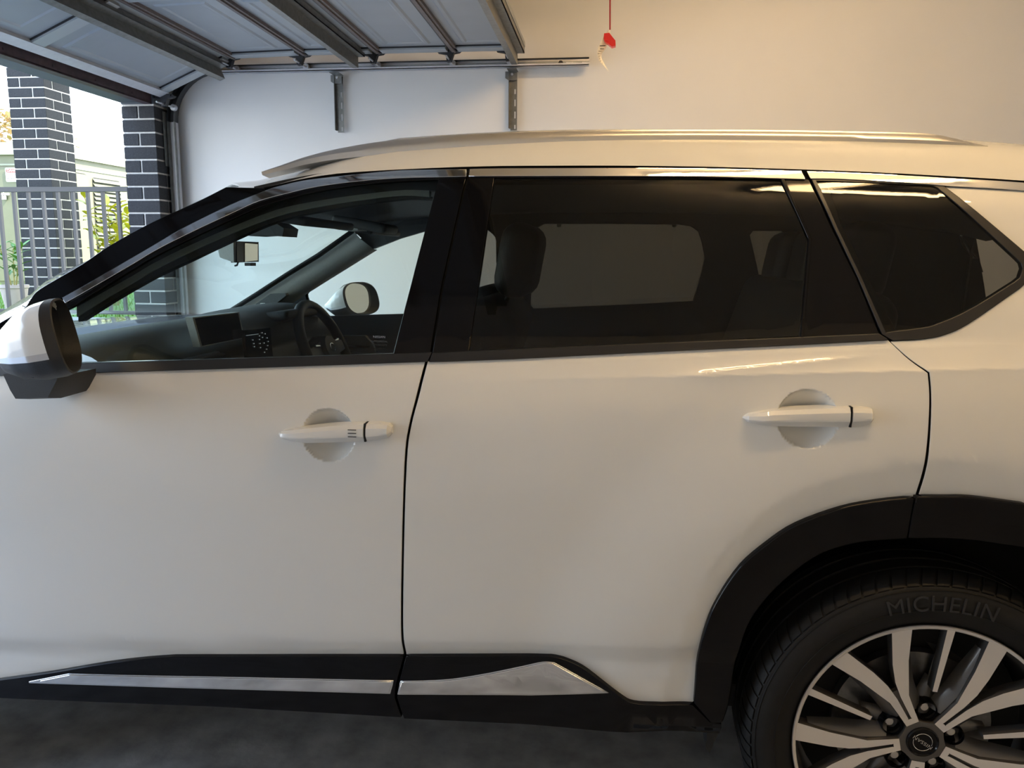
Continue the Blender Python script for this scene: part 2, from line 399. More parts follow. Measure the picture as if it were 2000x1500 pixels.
for (a, b, x0) in ((secs[0][0], secs[0][1], .425), (secs[2][0], secs[2][1], .33), (secs[4][0], secs[4][1], .375)):
    X, L = frame2(a, b); g = G()
    for (p, q, h0, h1) in ((x0 - .004, x0, .0, .098), (x0, x0 + .028, .094, .098), (x0 + .028, x0 + .032, .03, .098), (x0 + .03, x0 + .075, .028, .034), (x0 + .071, x0 + .075, .0, .034), (x0 - .02, x0, .0, .004)):
        g.box(p, q, DY0 + .02, DY1 - .02, h0, h1, xf=X)
    g.build('strut', 'galv', door, smooth=False)
# rollers and hinges on the near edge of the track
for i, (x, z) in enumerate(((-2.46, 2.541), (-1.99, 2.547), (-1.512, 2.547), (-1.028, 2.547), (-.661, 2.547), (-2.915, 2.31))):
    g = G(); g.lathe([(.0, -.012), (.019, -.012), (.022, -.006), (.022, .012), (.019, .016), (0, .016)], (x, 3.625, z), n=20); g.tube([(x, 3.42, z), (x, 3.64, z)], .006, 8); rl = g.build('roller', 'zinc', door)
    g = G(); t = .012
    g.prism([(x - .075, 3.50, z + .048), (x - .06, 3.50, z + .062), (x + .065, 3.50, z + .062), (x + .075, 3.50, z + .050), (x + .062, 3.50, z + .04), (x + .03, 3.50, z + .035), (x + .012, 3.50, z - .012), (x - .014, 3.50, z - .014), (x - .02, 3.50, z + .03), (x - .07, 3.50, z + .040)], (0, .035, 0))
    for dx in (-.05, -.03, .05): g.lathe([(0, -.01), (.007, -.01), (.007, .0)], (x + dx, 3.5, z + .052), n=8)
    g.build('hinge', 'seal', door, smooth=False)

# ---------------------------------------------------------------- track, brackets
def sweep(path, y0, y1, n0, n1, gg, mi=0):
    P = [Vector((p[0], 0, p[1])) for p in path]; rings = []
    for i, p in enumerate(P):
        d = (P[min(i + 1, len(P) - 1)] - P[max(i - 1, 0)]).normalized(); n = Vector((d.z, 0, -d.x))
        rings.append([p + n * n0 + Vector((0, y0, 0)), p + n * n1 + Vector((0, y0, 0)), p + n * n1 + Vector((0, y1, 0)), p + n * n0 + Vector((0, y1, 0))])
    gg.loft(rings, True, False, True, mi)
tr = thing('door_track', 'galvanised steel roller track running along the white wall', 'track', (-1.5, 3.58, 2.5))
hz = [(-2.62, 2.547), (-.172, 2.547)]
TY = .065
g = G(); sweep(hz, 3.590 + TY, 3.593 + TY, -.026, .026, g, 0); sweep(hz, 3.545 + TY, 3.590 + TY, .022, .026, g, 0); sweep(hz, 3.545 + TY, 3.549 + TY, .012, .026, g, 1); sweep(hz, 3.57 + TY, 3.590 + TY, -.026, -.022, g, 2); sweep(hz, 3.586 + TY, 3.590 + TY, -.017, -.007, g, 3)  # last strip is pale zinc: the lit back flange put into colour
hzt = g.build('horizontal_channel', ['galv_light', 'rail_light', 'seal', 'zinc'], tr, smooth=False)
for xx in (-.315, -.215): g = G(); g.box(xx, xx + .045, 3.5885 + TY, 3.590 + TY, 2.544, 2.550); g.build('slot', 'white', hzt, smooth=False)
g = G(); g.lathe([(0, -.012), (.014, -.010), (.016, 0)], (-.348, 3.59 + TY, 2.545), n=14); g.build('bolt_head', 'seal', hzt)
arc = [(-2.62 - .325 * math.sin(a), 2.547 - .325 * (1 - math.cos(a))) for a in [k * PI / 2 / 12 for k in range(13)]]
vt = [(-2.945, 2.222), (-2.945, .0)]

for nm, pth, mm in (('curved_channel', arc, ['satin_black', 'plastic']), ('vertical_channel', vt, ['zinc', 'galv'])):  # vertical web in pale zinc: its white highlight put into the colour
    g = G(); sweep(pth, 3.590 + TY, 3.594 + TY, -.022, .022, g, 0); sweep(pth, 3.555 + TY, 3.592 + TY, .019, .022, g, 1); sweep(pth, 3.565 + TY, 3.592 + TY, -.022, -.019, g, 1); sweep(pth, 3.594 + TY, 3.640 + TY, -.012, -.009, g, 0)
    g.build(nm, mm, tr, angle=50)
g = G(); g.box(-2.976, -2.972, 3.585, 3.70, 1.93, 2.28); g.build('flag_bracket', 'galv', tr, smooth=False)
for bi, (bx, lab) in enumerate(((-1.800, 'slotted steel wall bracket under the track near the door corner'), (-.650, 'slotted steel wall bracket under the track beside its open end'))):
    br = thing('wall_bracket', lab, 'bracket', (bx, 3.735, 2.15), 'slotted wall brackets')
    Y0, Y1 = 3.712, 3.716; g = G(); z1, z0 = 2.505, 2.150
    g.box(bx - .030, bx - .026, Y0 - .03, Y1, z0 + .012, z1)      # return leg
    g.box(bx - .026, bx + .004, Y0, Y1, z0 + .012, z1); g.box(bx + .014, bx + .022, Y0, Y1, z0, z1); g.box(bx - .02, bx + .004, Y0, Y1, z0, z0 + .012)
    cuts = [(z0 + .010, z0 + .035), (z0 + .075, z0 + .118), (z0 + .150, z0 + .192), (z0 + .225, z0 + .255)]
    zz = z0
    for c0, c1 in cuts + [(z1, z1)]: g.box(bx + .004, bx + .014, Y0, Y1, zz, c0); zz = c1
    g.build('slotted_angle', 'galv', br, smooth=False)
    g = G(); g.prism([(bx - .052, 3.690, z1 + .004), (bx + .022, 3.690, z1 + .004), (bx + .022, 3.690, z1 - .05), (bx - .030, 3.690, z1 - .05), (bx - .052, 3.690, z1 - .036)], (0, .004, 0)); g.box(bx - .03, bx + .03, 3.60, 3.70, z1, z1 + .004); g.build('top_plate', 'galv', br, smooth=False)
    g = G(); g.lathe([(0, -.008), (.008, -.008), (.008, 0)], (bx - .008, 3.69, z1 - .014), n=6); g.build('bolt', 'zinc', br, smooth=False)

# ---------------------------------------------------------------- opener rail and red release cord
g = G(); g.box(-2.95, .55, 1.075, 1.125, 2.98, 3.02); struct(g.build('opener_rail', 'galv', smooth=False))
cd = thing('release_cord', 'red release cord with red handle and paper tag hanging before the wall', 'cord', (-.03, 1.1, 2.0))
top = [(-0.03,1.1,2.3215),(-0.0264,1.1,2.1558),(-0.0244,1.1,2.0671)]
g = G(); g.tube([(top[0][0], 1.1, 2.98)] + top, .0024, 8); g.build('cord', 'cord_red', cd)
kn = [(-0.0424,1.1,2.0536),(-0.0262,1.1,2.0548),(-0.0145,1.1,2.0406),(-0.0062,1.1,2.0312),(-0.005,1.1,2.0157),(-0.017,1.1,2.0129),(-0.027,1.1,2.0209),(-0.0402,1.1,2.0304),(-0.0436,1.1,2.0398)]
g = G(); g.prism([(p[0], p[1] - .012, p[2]) for p in kn], (0, .024, 0)); g.build('handle', 'red_plastic', cd, smooth=False)
kn2 = [(-0.0405,1.085,2.0482),(-0.026,1.085,2.0479),(-0.024,1.085,2.031),(-0.0417,1.085,2.0329)]; g = G(); g.prism(kn2, (0, .03, 0)); g.build('handle_grip', 'red_plastic', cd, smooth=False)
L1 = crv([(-0.0305,1.09,2.0646),(-0.0484,1.09,2.0389),(-0.0607,1.09,2.013),(-0.0635,1.09,1.9945),(-0.0581,1.09,1.9727),(-0.0431,1.09,1.9569),(-0.0231,1.09,1.9347)], 5)
L2 = crv([(-0.0243,1.12,2.0723),(-0.0229,1.12,2.0505),(-0.0352,1.12,2.0197),(-0.0478,1.12,2.0012),(-0.049,1.12,1.9856),(-0.0387,1.12,1.9666),(-0.0228,1.12,1.9411)], 5)
g = G(); g.loft([[p for p in L1], [p for p in L2]], False); tg = g.build('paper_tag', 'paper', cd); tg.modifiers.new('t', 'SOLIDIFY').thickness = .0006
for i in range(9, 28, 2):
    a = Vector(L1[i]); b = Vector(L2[i]); a2 = Vector(L1[i + 1]); b2 = Vector(L2[i + 1]); off = Vector((0, -.0012, 0)); k0 = .15 + .1 * (i % 3); k1 = .85
    g = G(); g.prism([a.lerp(b, k0) + off, a.lerp(b, k1) + off, (a2.lerp(b2, k1) * .55 + a.lerp(b, k1) * .45) + off, (a2.lerp(b2, k0) * .55 + a.lerp(b, k0) * .45) + off], (0, .0004, 0)); g.build('print_line', 'ink', tg, smooth=False)

# ---------------------------------------------------------------- two fluorescent battens on the ceiling
for (lx0, lx1, ly, lab) in ((.10, 1.35, -.45, 'white batten light on the ceiling on the near side of the car'), (.10, 1.35, 1.75, 'white batten light on the ceiling beyond the car')):
    lt_ = thing('batten_light', lab, 'ceiling light', ((lx0 + lx1) / 2, ly, 3.15), 'ceiling battens')
    g = G(); g.box(lx0, lx1, ly - .05, ly + .05, 3.09, 3.149); g.build('body', 'white', lt_, smooth=False)
    g = G(); g.tube([(lx0 + .01, ly, 3.070), (lx1 - .01, ly, 3.070)], .028, 16); g.build('diffuser', 'lamp', lt_)
#@@PART2
# ================================================================== OUTSIDE
g = G(); g.box(-40, -3.2, -30, 3.56, -.14, -.02); struct(g.build('driveway', 'drive'))
g = G(); g.box(-30, -3.215, 3.56, 3.86, -.1, .885); struct(g.build('terrace', 'drive'))
g = G(); g.box(-40, -3.215, 3.86, 40, -.1, .87); g.box(-40, -3.215, -40, -30, -.1, 0); struct(g.build('lawn', 'grass'))
g = G()
for i in range(9000):
    x = random.uniform(-9.5, -3.3); y = random.uniform(3.88, 8.6)
    if -5.3 < x < -4.9 and 5.08 < y < 5.5: continue
    if math.hypot(x + 4.93, y - 4.55) < .2 or math.hypot(x + 4.55, y - 5.35) < .1 or math.hypot(x + 4.12, y - 5.15) < .1: continue
    h = random.uniform(.03, .07); a = random.uniform(0, PI); dx, dy = .006 * math.cos(a), .006 * math.sin(a)
    g.add([(x - dx, y - dy, .865), (x + dx, y + dy, .865), (x + random.uniform(-.02, .02), y + random.uniform(-.02, .02), .87 + h)], [(0, 1, 2)])
o = tag(g.build('grass_blades', 'grass_blade', smooth=False, fix=False), 'short bright green lawn grass behind the fence', 'grass'); o['kind'] = 'stuff'

# ---------------------------------------------------------------- bricks
def brick_mesh(l, w_, h):
    bm = bmesh.new(); bmesh.ops.create_cube(bm, size=1); bmesh.ops.scale(bm, vec=(l, w_, h), verts=bm.verts)
    bmesh.ops.bevel(bm, geom=bm.edges[:], offset=.0035, segments=1, affect='EDGES'); me = bpy.data.meshes.new('brick'); bm.to_mesh(me); bm.free(); me.materials.append(M['brick']); return me
def place(me, loc, rz, parent):
    o = bpy.data.objects.new('brick', me); col.objects.link(o); o.parent = parent; o.matrix_parent_inverse = Matrix.Translation(-Vector(parent.location))
    o.location = loc; o.rotation_euler = (0, 0, rz + random.uniform(-.006, .006)); return o
CH = .086
pil = thing('brick_pillar', 'freestanding dark brick pillar with pale mortar behind the fence', 'pillar', (-5.097, 5.285, .87))
cx, cy = -5.097, 5.285; a = .345; l, w_ = .226, .109
bme = brick_mesh(l, w_, .075); zj = [(-4.9136,5.112,2.7672)][0][2]; k0 = math.floor((.87 - zj) / CH); k = k0
while zj + k * CH < 3.1:
    zc = zj + k * CH + CH / 2
    for q in range(4):
        px_, py_ = -a / 2 + l / 2, -a / 2 + w_ / 2
        if k % 2 == 0: px_ = -px_
        r = q * PI / 2; place(bme, (cx + px_ * math.cos(r) - py_ * math.sin(r), cy + px_ * math.sin(r) + py_ * math.cos(r), zc), r, pil)
    k += 1
g = G(); h = a / 2 - .005; g.box(cx - h, cx + h, cy - h, cy + h, .86, 3.1); g.build('mortar', 'mortar', pil, smooth=False)
g = G(); g.box(-5.4, -3.6, 5.05, 5.5, 3.10, 3.32); struct(g.build('porch_beam', 'soffit', smooth=False))

pier = thing('brick_pier', 'dark brick pier with pale mortar at the garage opening', 'pillar', (-3.095, 3.73, 0))
bme = brick_mesh(.230, .110, .075); zj = [(-2.9899,3.5,2.2188)][0][2]; k = math.floor(-zj / CH)
while zj + k * CH + .04 < 2.312:
    zc = zj + k * CH + CH / 2
    if k % 2: L_ = [((-3.095, 3.555), 0), ((-3.153, 3.735), PI / 2), ((-3.037, 3.735), PI / 2), ((-3.095, 3.915), 0)]
    else: L_ = [((-3.155, 3.615), PI / 2), ((-3.035, 3.615), PI / 2), ((-3.155, 3.855), PI / 2), ((-3.035, 3.855), PI / 2)]
    for (p, r) in L_: place(bme, (p[0], p[1], zc), r, pier)
    k += 1
g = G(); g.box(-3.204, -2.986, 3.506, 3.965, 0, 2.32); g.build('mortar', 'mortar', pier, smooth=False)
g = G(); g.box(-3.21, -2.98, 3.50, 3.97, 2.312, 2.41); struct(g.build('trim_3', 'soffit', smooth=False))

# ---------------------------------------------------------------- balustrade fence
fn = thing('fence', 'black metal bar fence running out from the brick pier', 'fence', (-4.6, 3.62, .885))
g = G(); g.box(-6.2, -3.212, 3.600, 3.640, 1.765, 1.797); g.build('top_rail', 'fence', fn, smooth=False)
g = G(); g.box(-6.2, -3.212, 3.605, 3.635, .930, .955); g.build('bottom_rail', 'fence', fn, smooth=False)
for i in range(26):
    x = -3.351 - .1105 * i; g = G(); g.box(x - .010, x + .010, 3.610, 3.630, .886 if i % 9 == 4 else .955, 1.766); g.build('bar', 'fence', fn, smooth=False)

# ---------------------------------------------------------------- electrical kiosk
kx, ky = -7.6, 8.8; ki = thing('electrical_kiosk', 'pale green electrical cabinet with louvred side beyond the fence', 'cabinet', (-8.6, 9.6, .87))
g = G(); g.box(kx - 2.2, kx, ky, ky + 2.6, .86, 2.66); g.build('body', 'kiosk', ki, smooth=False)
g = G(); g.box(kx - 2.25, kx + .05, ky - .05, ky + 2.65, 2.66, 2.76); g.box(kx - 2.15, kx - .05, ky + .05, ky + 2.55, 2.76, 2.84); g.build('roof', 'kiosk_roof', ki, smooth=False)
g = G(); g.box(kx - 2.2, kx + .012, ky - .012, ky + 2.6, 2.52, 2.545); g.build('rain_strip', 'kiosk_roof', ki, smooth=False)
for (x0, x1) in ((kx - 1.05, kx - .06), (kx - 2.1, kx - 1.09)):
    g = G(); g.box(x0, x1, ky - .02, ky, .95, 2.50); dk = g.build('cabinet_door', 'kiosk', ki, smooth=False)
    for zz in (1.15, 1.8, 2.35): g = G(); g.lathe([(0, -.012), (.008, -.008), (.012, 0)], (x0 + .08, ky - .02, zz), n=8); g.build('rivet', 'zinc', dk)
# side door with rounded corners and louvre bank
for (y0, y1) in ((ky + .06, ky + .72),):
    g = G(); pp = rnd([(y0, 1.0), (y1, 1.0), (y1, 2.46), (y0, 2.46)], .08); g.prism([(kx + .004, y, z) for y, z in pp], (.018, 0, 0)); g.build('side_door', 'kiosk', ki, smooth=False)
    g = G(); pp = rnd([(y0 - .015, .985), (y1 + .015, .985), (y1 + .015, 2.475), (y0 - .015, 2.475)], .09); g.prism([(kx + .001, y, z) for y, z in pp], (.004, 0, 0)); g.build('door_gasket', 'dark_slot', ki, smooth=False)
ly0, ly1 = ky + .84, ky + 1.52; g = G(); pp = rnd([(ly0, 1.0), (ly1, 1.0), (ly1, 2.44), (ly0, 2.44)], .06); g.prism([(kx + .001, y, z) for y, z in pp], (.004, 0, 0)); g.build('louvre_recess', 'dark_slot', ki, smooth=False)
for i in range(22):
    z = 2.40 - i * .064
    g = G(); g.prism([(kx + .004, ly0 + .01, z + .026), (kx + .034, ly0 + .01, z - .018), (kx + .034, ly0 + .01, z - .024), (kx + .004, ly0 + .01, z + .014)], (0, ly1 - ly0 - .02, 0)); g.build('louvre_slat', 'kiosk', ki, smooth=False)
sg = [(-8.2774,8.77,2.4864),(-8.0715,8.77,2.4852),(-8.0897,8.77,2.3013),(-8.2962,8.77,2.3021)]; sx0, sx1, sz1, sz0 = sg[0][0], sg[1][0] + .05, sg[0][2], sg[2][2]
g = G(); pp = rnd([(sx0, sz0), (sx1, sz0), (sx1, sz1), (sx0, sz1)], .015); g.prism([(x, 8.772, z) for x, z in pp], (0, -.004, 0)); sgo = g.build('warning_sign', 'white', ki, smooth=False)
g = G(); pp = rnd([(sx0 + .012, sz1 - .062), (sx1 - .012, sz1 - .062), (sx1 - .012, sz1 - .012), (sx0 + .012, sz1 - .012)], .025); g.prism([(x, 8.768, z) for x, z in pp], (0, -.002, 0)); g.build('red_band', 'red', sgo, smooth=False)
fx = lambda x, y, z: Matrix.Translation((x, y, z)) @ Matrix.Rotation(PI / 2, 4, 'X')
text('DANGER', .050, 'white', sgo, 'sign_lettering', fx((sx0 + sx1) / 2, 8.7655, sz1 - .037)); text('HIGH VOLTAGE', .034, 'ink', sgo, 'sign_lettering', fx((sx0 + sx1) / 2, 8.7675, sz1 - .095)); text('KEEP OUT', .046, 'ink', sgo, 'sign_lettering', fx((sx0 + sx1) / 2, 8.7675, sz1 - .140))
pk = [(-8.3158,8.75,2.1017)][0]
g = G(); g.box(pk[0] - .06, pk[0] + .07, 8.755, 8.775, pk[2] + .02, pk[2] + .05); g.build('hasp', 'zinc', ki, smooth=False)
g = G(); g.box(pk[0] - .028, pk[0] + .028, 8.735, 8.757, pk[2] - .04, pk[2] + .01); g.tube([(pk[0] - .018, 8.746, pk[2]), (pk[0] - .018, 8.746, pk[2] + .04), (pk[0], 8.746, pk[2] + .055), (pk[0] + .018, 8.746, pk[2] + .04), (pk[0] + .018, 8.746, pk[2])], .005, 8); g.build('padlock', 'rail_light', ki)

# ---------------------------------------------------------------- plants
def leaf(gg, base, d, L_, wd, mi=0):
    base = Vector(base); d = Vector(d).normalized(); sd = d.cross(Vector((0, 0, 1)))
    if sd.length < .05: sd = Vector((1, 0, 0))
    sd.normalize(); up = sd.cross(d).normalized(); pts = []
    for (t, ww, dr) in ((0, .12, 0), (.3, .9, .03), (.6, .85, .0), (.85, .4, -.06), (1, .02, -.14)):
        c = base + d * L_ * t + up * dr * L_; pts.append((c - sd * wd * ww, c + up * wd * -.25, c + sd * wd * ww))
    gg.loft([list(p) for p in pts], False, mi=mi)
def plant(name, label, x, y, z0, h, nst, spread, lm, L_, wd, pot=None):
    t = thing(name, label, 'plant', (x, y, z0))
    if pot:
        r = pot; g = G(); g.lathe([(0, 0), (r * .68, 0), (r * .98, .185), (r * 1.06, .19), (r * 1.06, .215), (r * .94, .215), (r * .9, .18), (0, .175)], (x, y, z0), 'Z', 28); g.build('pot', 'pot', t)
        zb = z0 + .17
    else: zb = z0
    g = G(); lf = []
    for s_ in range(nst):
        a = s_ * 2.4 + random.uniform(-.3, .3); rr = spread * random.uniform(.3, 1); tip = Vector((x + rr * math.cos(a), y + rr * math.sin(a), z0 + h * random.uniform(.75, 1))); b0 = Vector((x + .02 * math.cos(a), y + .02 * math.sin(a), zb))
        g.tube([b0, b0.lerp(tip, .5) + Vector((0, 0, .05)), tip], [.006, .005, .003], 6)
        for k in range(13):
            f = .25 + .75 * k / 12; p = b0.lerp(tip, f) + Vector((0, 0, .05 * (1 - abs(2 * f - 1)))); aa = k * 2.2 + s_
            lf.append((p, (math.cos(aa), math.sin(aa), random.uniform(.25, .9))))
    g.build('stem', 'stem', t)
    me = []
    for (p, d) in lf:
        g = G(); leaf(g, p, d, L_ * random.uniform(.7, 1.1), wd); g.build('leaf', lm, t, smooth=True)
plant('potted_plant', 'leafy green plant in a pale clay pot beside the pillar', -4.93, 4.55, .87, .62, 3, .16, 'leaf', .13, .018, pot=.105)
plant('garden_shrub', 'yellow-green shrub between the louvred cabinet and the pier', -4.55, 5.35, .87, 1.0, 6, .26, 'leaf_y', .19, .032)
plant('garden_shrub', 'smaller yellow-green shrub right against the brick pier', -4.12, 5.15, .87, .95, 5, .18, 'leaf_y', .17, .030)
tr_ = thing('tree', 'dry golden brown tree beyond the cabinet roof', 'tree', (-14.3, 15.5, .87))
g = G(); g.tube([(-14.3, 15.5, .85), (-14.25, 15.5, 2.2), (-14.1, 15.4, 3.4)], [.16, .12, .06], 10); g.build('trunk', 'bark', tr_)
g = G()
for i in range(2600):
    u = random.uniform(-1, 1); a = random.uniform(0, 2 * PI); r = random.uniform(.55, 1) ** .5 * (1 + .25 * math.sin(3 * a + 4 * u)); s = math.sqrt(1 - u * u)
    leaf(g, (-14.2 + 1.7 * r * s * math.cos(a), 15.5 + 1.7 * r * s * math.sin(a), 3.55 + .95 * r * u), (random.uniform(-1, 1), random.uniform(-1, 1), random.uniform(-.6, .8)), random.uniform(.12, .24), .05)
cr = g.build('crown', 'tree_leaf', tr_, fix=False); cr['kind'] = 'stuff'
# ================================================================== THE CAR
car = thing('car', 'white five-door SUV with dark rear windows and black trim parked in the garage', 'car', (-.6, .92, 0))
wx, wy, wz = WHEEL
def pol(r, deg): return (wx + r * math.cos(math.radians(deg)), wz + r * math.sin(math.radians(deg)))

# ---- dark inner structure so that the panel gaps stay closed
ol = [(-1.62, .33), (.24, .33)] + [pol(.47, a) for a in range(180, -5, -6)] + [(1.45, .40), (1.55, 1.14)] + [(x, 1.150 + .0634 * x) for x in (1.2, .6, .0, -.6, -1.2)] + [(-1.62, 1.05)]
body = panel('body_structure', ol, 'black', car, off=.034, th=.03, grid=.08)
for nm, ol in (('pillar_structure', [(-0.3579,1.5554),(-0.3016,1.5549),(-0.3096,1.4465),(-0.3503,1.1389),(-0.4118,1.1249),(-0.3809,1.2887)]), ('pillar_structure', [(0.3803,1.549),(0.4406,1.5461),(0.4708,1.4247),(0.5171,1.3173),(0.5746,1.1929),(0.5205,1.1917),(0.4754,1.3199),(0.4298,1.4246)])):
    panel(nm, ol, 'black', body, off=.012, th=.05, grid=.05)
seal_t = crv([(-0.8361,1.5118),(-0.7147,1.537),(-0.5933,1.5513),(-0.3339,1.5622),(-0.1144,1.5624),(0.0572,1.5607),(0.2239,1.5562),(0.4069,1.5487),(0.5429,1.5419),(0.6956,1.5319),(0.844,1.5211),(1.0333,1.4987)], 3)
seal_b = crv([(-0.8333,1.49),(-0.7106,1.5184),(-0.5894,1.5349),(-0.331,1.5428),(-0.1131,1.5424),(0.0573,1.5411),(0.2232,1.5375),(0.4056,1.5305),(0.5414,1.5252),(0.6933,1.5143),(0.8399,1.5025),(1.0278,1.4826)], 3)
panel('roof_seal', seal_t + seal_b[::-1], 'black', body, off=.010, th=.02, grid=.06)

# ---- front door
fd_out = crv([(-1.4603,1.0732),(-1.1906,1.0875),(-0.7653,1.1107),(-0.3889,1.1325)], 4) + crv([(-0.3895,1.1325),(-0.4011,1.0681),(-0.4155,1.0042),(-0.4238,0.9493),(-0.4317,0.8136),(-0.4395,0.6367),(-0.4425,0.5325),(-0.4412,0.4733)], 4)[1:] + [(-0.4432,0.4704),(-0.7152,0.4504)] + crv([(-0.9143,0.4361),(-0.9906,0.4299),(-1.0681,0.4188),(-1.1728,0.3986),(-1.3072,0.3675),(-1.4464,0.3358),(-1.5331,0.3142)], 4)
fd = panel('front_door', fd_out, 'paint', car, grid=.022, fine=[(HANDLES[0][0], HANDLES[0][1], .064, .004)])
fr_chr_u = [(-1.2587,1.2533),(-1.2013,1.2859),(-1.1227,1.3338),(-1.0532,1.3759),(-0.9917,1.4133),(-0.8894,1.4651),(-0.7986,1.501),(-0.7353,1.5191),(-0.6776,1.528),(-0.5626,1.5399),(-0.4863,1.5462),(-0.3317,1.5479)]
fr_chr_l = [(-1.2497,1.2431),(-1.179,1.2851),(-1.0998,1.3328),(-1.0529,1.3624),(-0.9883,1.3968),(-0.8676,1.455),(-0.8102,1.4797),(-0.742,1.4972),(-0.6747,1.5116),(-0.5789,1.5237),(-0.4835,1.5304),(-0.3921,1.5321),(-0.3299,1.5334)]
fg = crv([(-1.2261,1.2394),(-1.1822,1.2689),(-1.1038,1.3186),(-1.056,1.3483),(-0.9909,1.3816),(-0.9396,1.4066),(-0.8697,1.44),(-0.8131,1.465),(-0.7449,1.4849),(-0.677,1.5001),(-0.5807,1.5151),(-0.4851,1.5235),(-0.3995,1.5266)], 3) + [(-0.3921,1.5247),(-0.4574,1.1462),(-0.7693,1.1296),(-1.0103,1.1182),(-1.1969,1.1091),(-1.4287,1.0986),(-1.3309,1.1848)]
fframe_o = crv([(-1.2538,1.2416),(-1.1828,1.2836),(-1.1033,1.3315),(-1.0563,1.3612),(-0.9915,1.3957),(-0.8704,1.4541),(-0.8128,1.479),(-0.7445,1.4965),(-0.6769,1.5109),(-0.5807,1.5231),(-0.485,1.5298),(-0.3933,1.5315),(-0.3309,1.5328)], 3) + [(-0.3371,1.5011),(-0.3675,1.2897),(-0.3793,1.1522),(-0.3847,1.1352),(-0.7656,1.1128),(-1.191,1.0897),(-1.4739,1.0739),(-1.4861,1.1247),(-1.4256,1.1512),(-1.3312,1.1989)]
panel('window_frame', fframe_o, 'gloss_black', fd, off=-.001, th=.02, holes=[fg], grid=.05)
panel('window_glass', fg, 'glass_front', fd, off=.004, th=.004, grid=.06, round_=.0005)
panel('chrome_moulding', crv(fr_chr_u, 3) + crv(fr_chr_l, 3)[::-1], 'chrome', fd, off=-.006, th=.012, grid=.05)
panel('belt_moulding', [(-1.4739,1.0997),(-1.1898,1.1094),(-0.4548,1.1474),(-0.3756,1.1519),(-0.3823,1.1355),(-0.7629,1.1132),(-1.1867,1.0901),(-1.4687,1.075)], 'satin_black', fd, off=-.006, th=.012, grid=.05)
f_cl = crv([(-0.9835,0.4321),(-1.0606,0.4206),(-1.1646,0.4004),(-1.2983,0.3682),(-1.4362,0.3381),(-1.5653,0.3098)], 4)
panel('door_cladding', [(-0.4387,0.4723)] + f_cl + [(-1.5697,0.2867),(-1.4439,0.2915),(-0.9185,0.3119),(-0.6696,0.3168),(-0.4486,0.3204),(-0.4616,0.3703),(-0.4581,0.4029)], 'gloss_black', fd, off=-.014, th=.04, grid=.03)
fcs_o = [(-1.3555,0.343),(-1.249,0.3721),(-1.1318,0.3775),(-0.7845,0.3971),(-0.4614,0.4139),(-0.4695,0.3819),(-0.9745,0.3576),(-1.3558,0.3409)]
panel('chrome_strip_edge', fcs_o, 'bright_edge', fd, off=-.017, th=.006, grid=.05)
panel('chrome_strip', [(-1.3296,0.3469),(-1.2439,0.3703),(-1.1307,0.3761),(-0.7837,0.3951),(-0.4656,0.4118),(-0.4724,0.3865),(-0.973,0.3622),(-1.3097,0.3471)], 'chrome', fd, off=-.0195, th=.004, grid=.05)

# ---- rear door
arch_o = crv([(0.1998,0.4169),(0.2051,0.525),(0.2171,0.6017),(0.2379,0.6617),(0.2781,0.7348),(0.3278,0.7868),(0.3811,0.8286),(0.465,0.8668),(0.5375,0.8847),(0.5981,0.8942)], 4)
rd_out = crv([(-0.3806,1.1328),(-0.3922,1.0684),(-0.4074,1.0044),(-0.4158,0.9496),(-0.4241,0.814),(-0.4317,0.6371),(-0.4346,0.533),(-0.4329,0.4739)], 4) + [(-0.4314,0.4712)] + crv([(-0.1159,0.4965),(-0.1001,0.4971),(-0.0709,0.4921),(-0.026,0.473),(0.0447,0.4236),(0.0748,0.409),(0.1293,0.409),(0.1947,0.4109)], 4) + arch_o + crv([(0.6006,0.897),(0.6076,0.951),(0.6113,1.022),(0.6124,1.0998),(0.6099,1.1381)], 4) + crv([(0.6099,1.1381),(0.5796,1.1613),(0.5472,1.1943)], 4)[1:] + crv([(0.5454,1.1962),(0.386,1.1853),(0.1143,1.1667),(-0.2016,1.1439),(-0.3811,1.1327)], 4)[:-1]
rd = panel('rear_door', rd_out, 'paint', car, grid=.020, fine=[(HANDLES[1][0], HANDLES[1][1], .064, .004), (None, 1.06, 1.20, .004)])
rg = crv([(-0.2669,1.5299),(0.0569,1.5283),(0.2209,1.5267),(0.349,1.5242)], 3) + [(0.3552,1.5225),(0.4038,1.3954),(0.3807,1.1997),(0.0521,1.1776),(-0.296,1.1568)]
panel('window_frame', [(-0.3226,1.5323),(-0.1113,1.5314),(0.0568,1.53),(0.2204,1.5275),(0.4005,1.5213),(0.4098,1.5196),(0.4461,1.4207),(0.4906,1.3175),(0.5277,1.2105),(0.5456,1.1991),(0.3861,1.1868),(0.1143,1.1677),(-0.2017,1.1449),(-0.3791,1.1343),(-0.3715,1.1523),(-0.3595,1.2898),(-0.3295,1.501)], 'gloss_black', rd, off=-.001, th=.02, holes=[rg], grid=.05)
panel('window_glass', rg, 'glass_dark', rd, off=.003, th=.004, grid=.06, round_=.0005)
panel('glass_run', [(0.3519,1.5231),(0.3567,1.523),(0.405,1.3953),(0.3829,1.2009),(0.3779,1.2005),(0.3999,1.3953)], 'bright_edge', rd, off=.0, th=.004, grid=.08) if False else None
panel('glass_run', [(0.3543,1.5218),(0.359,1.5218),(0.4063,1.3953),(0.3836,1.201),(0.3807,1.2006),(0.4032,1.3953)], 'gloss_black', rd, off=-.004, th=.006, grid=.08)
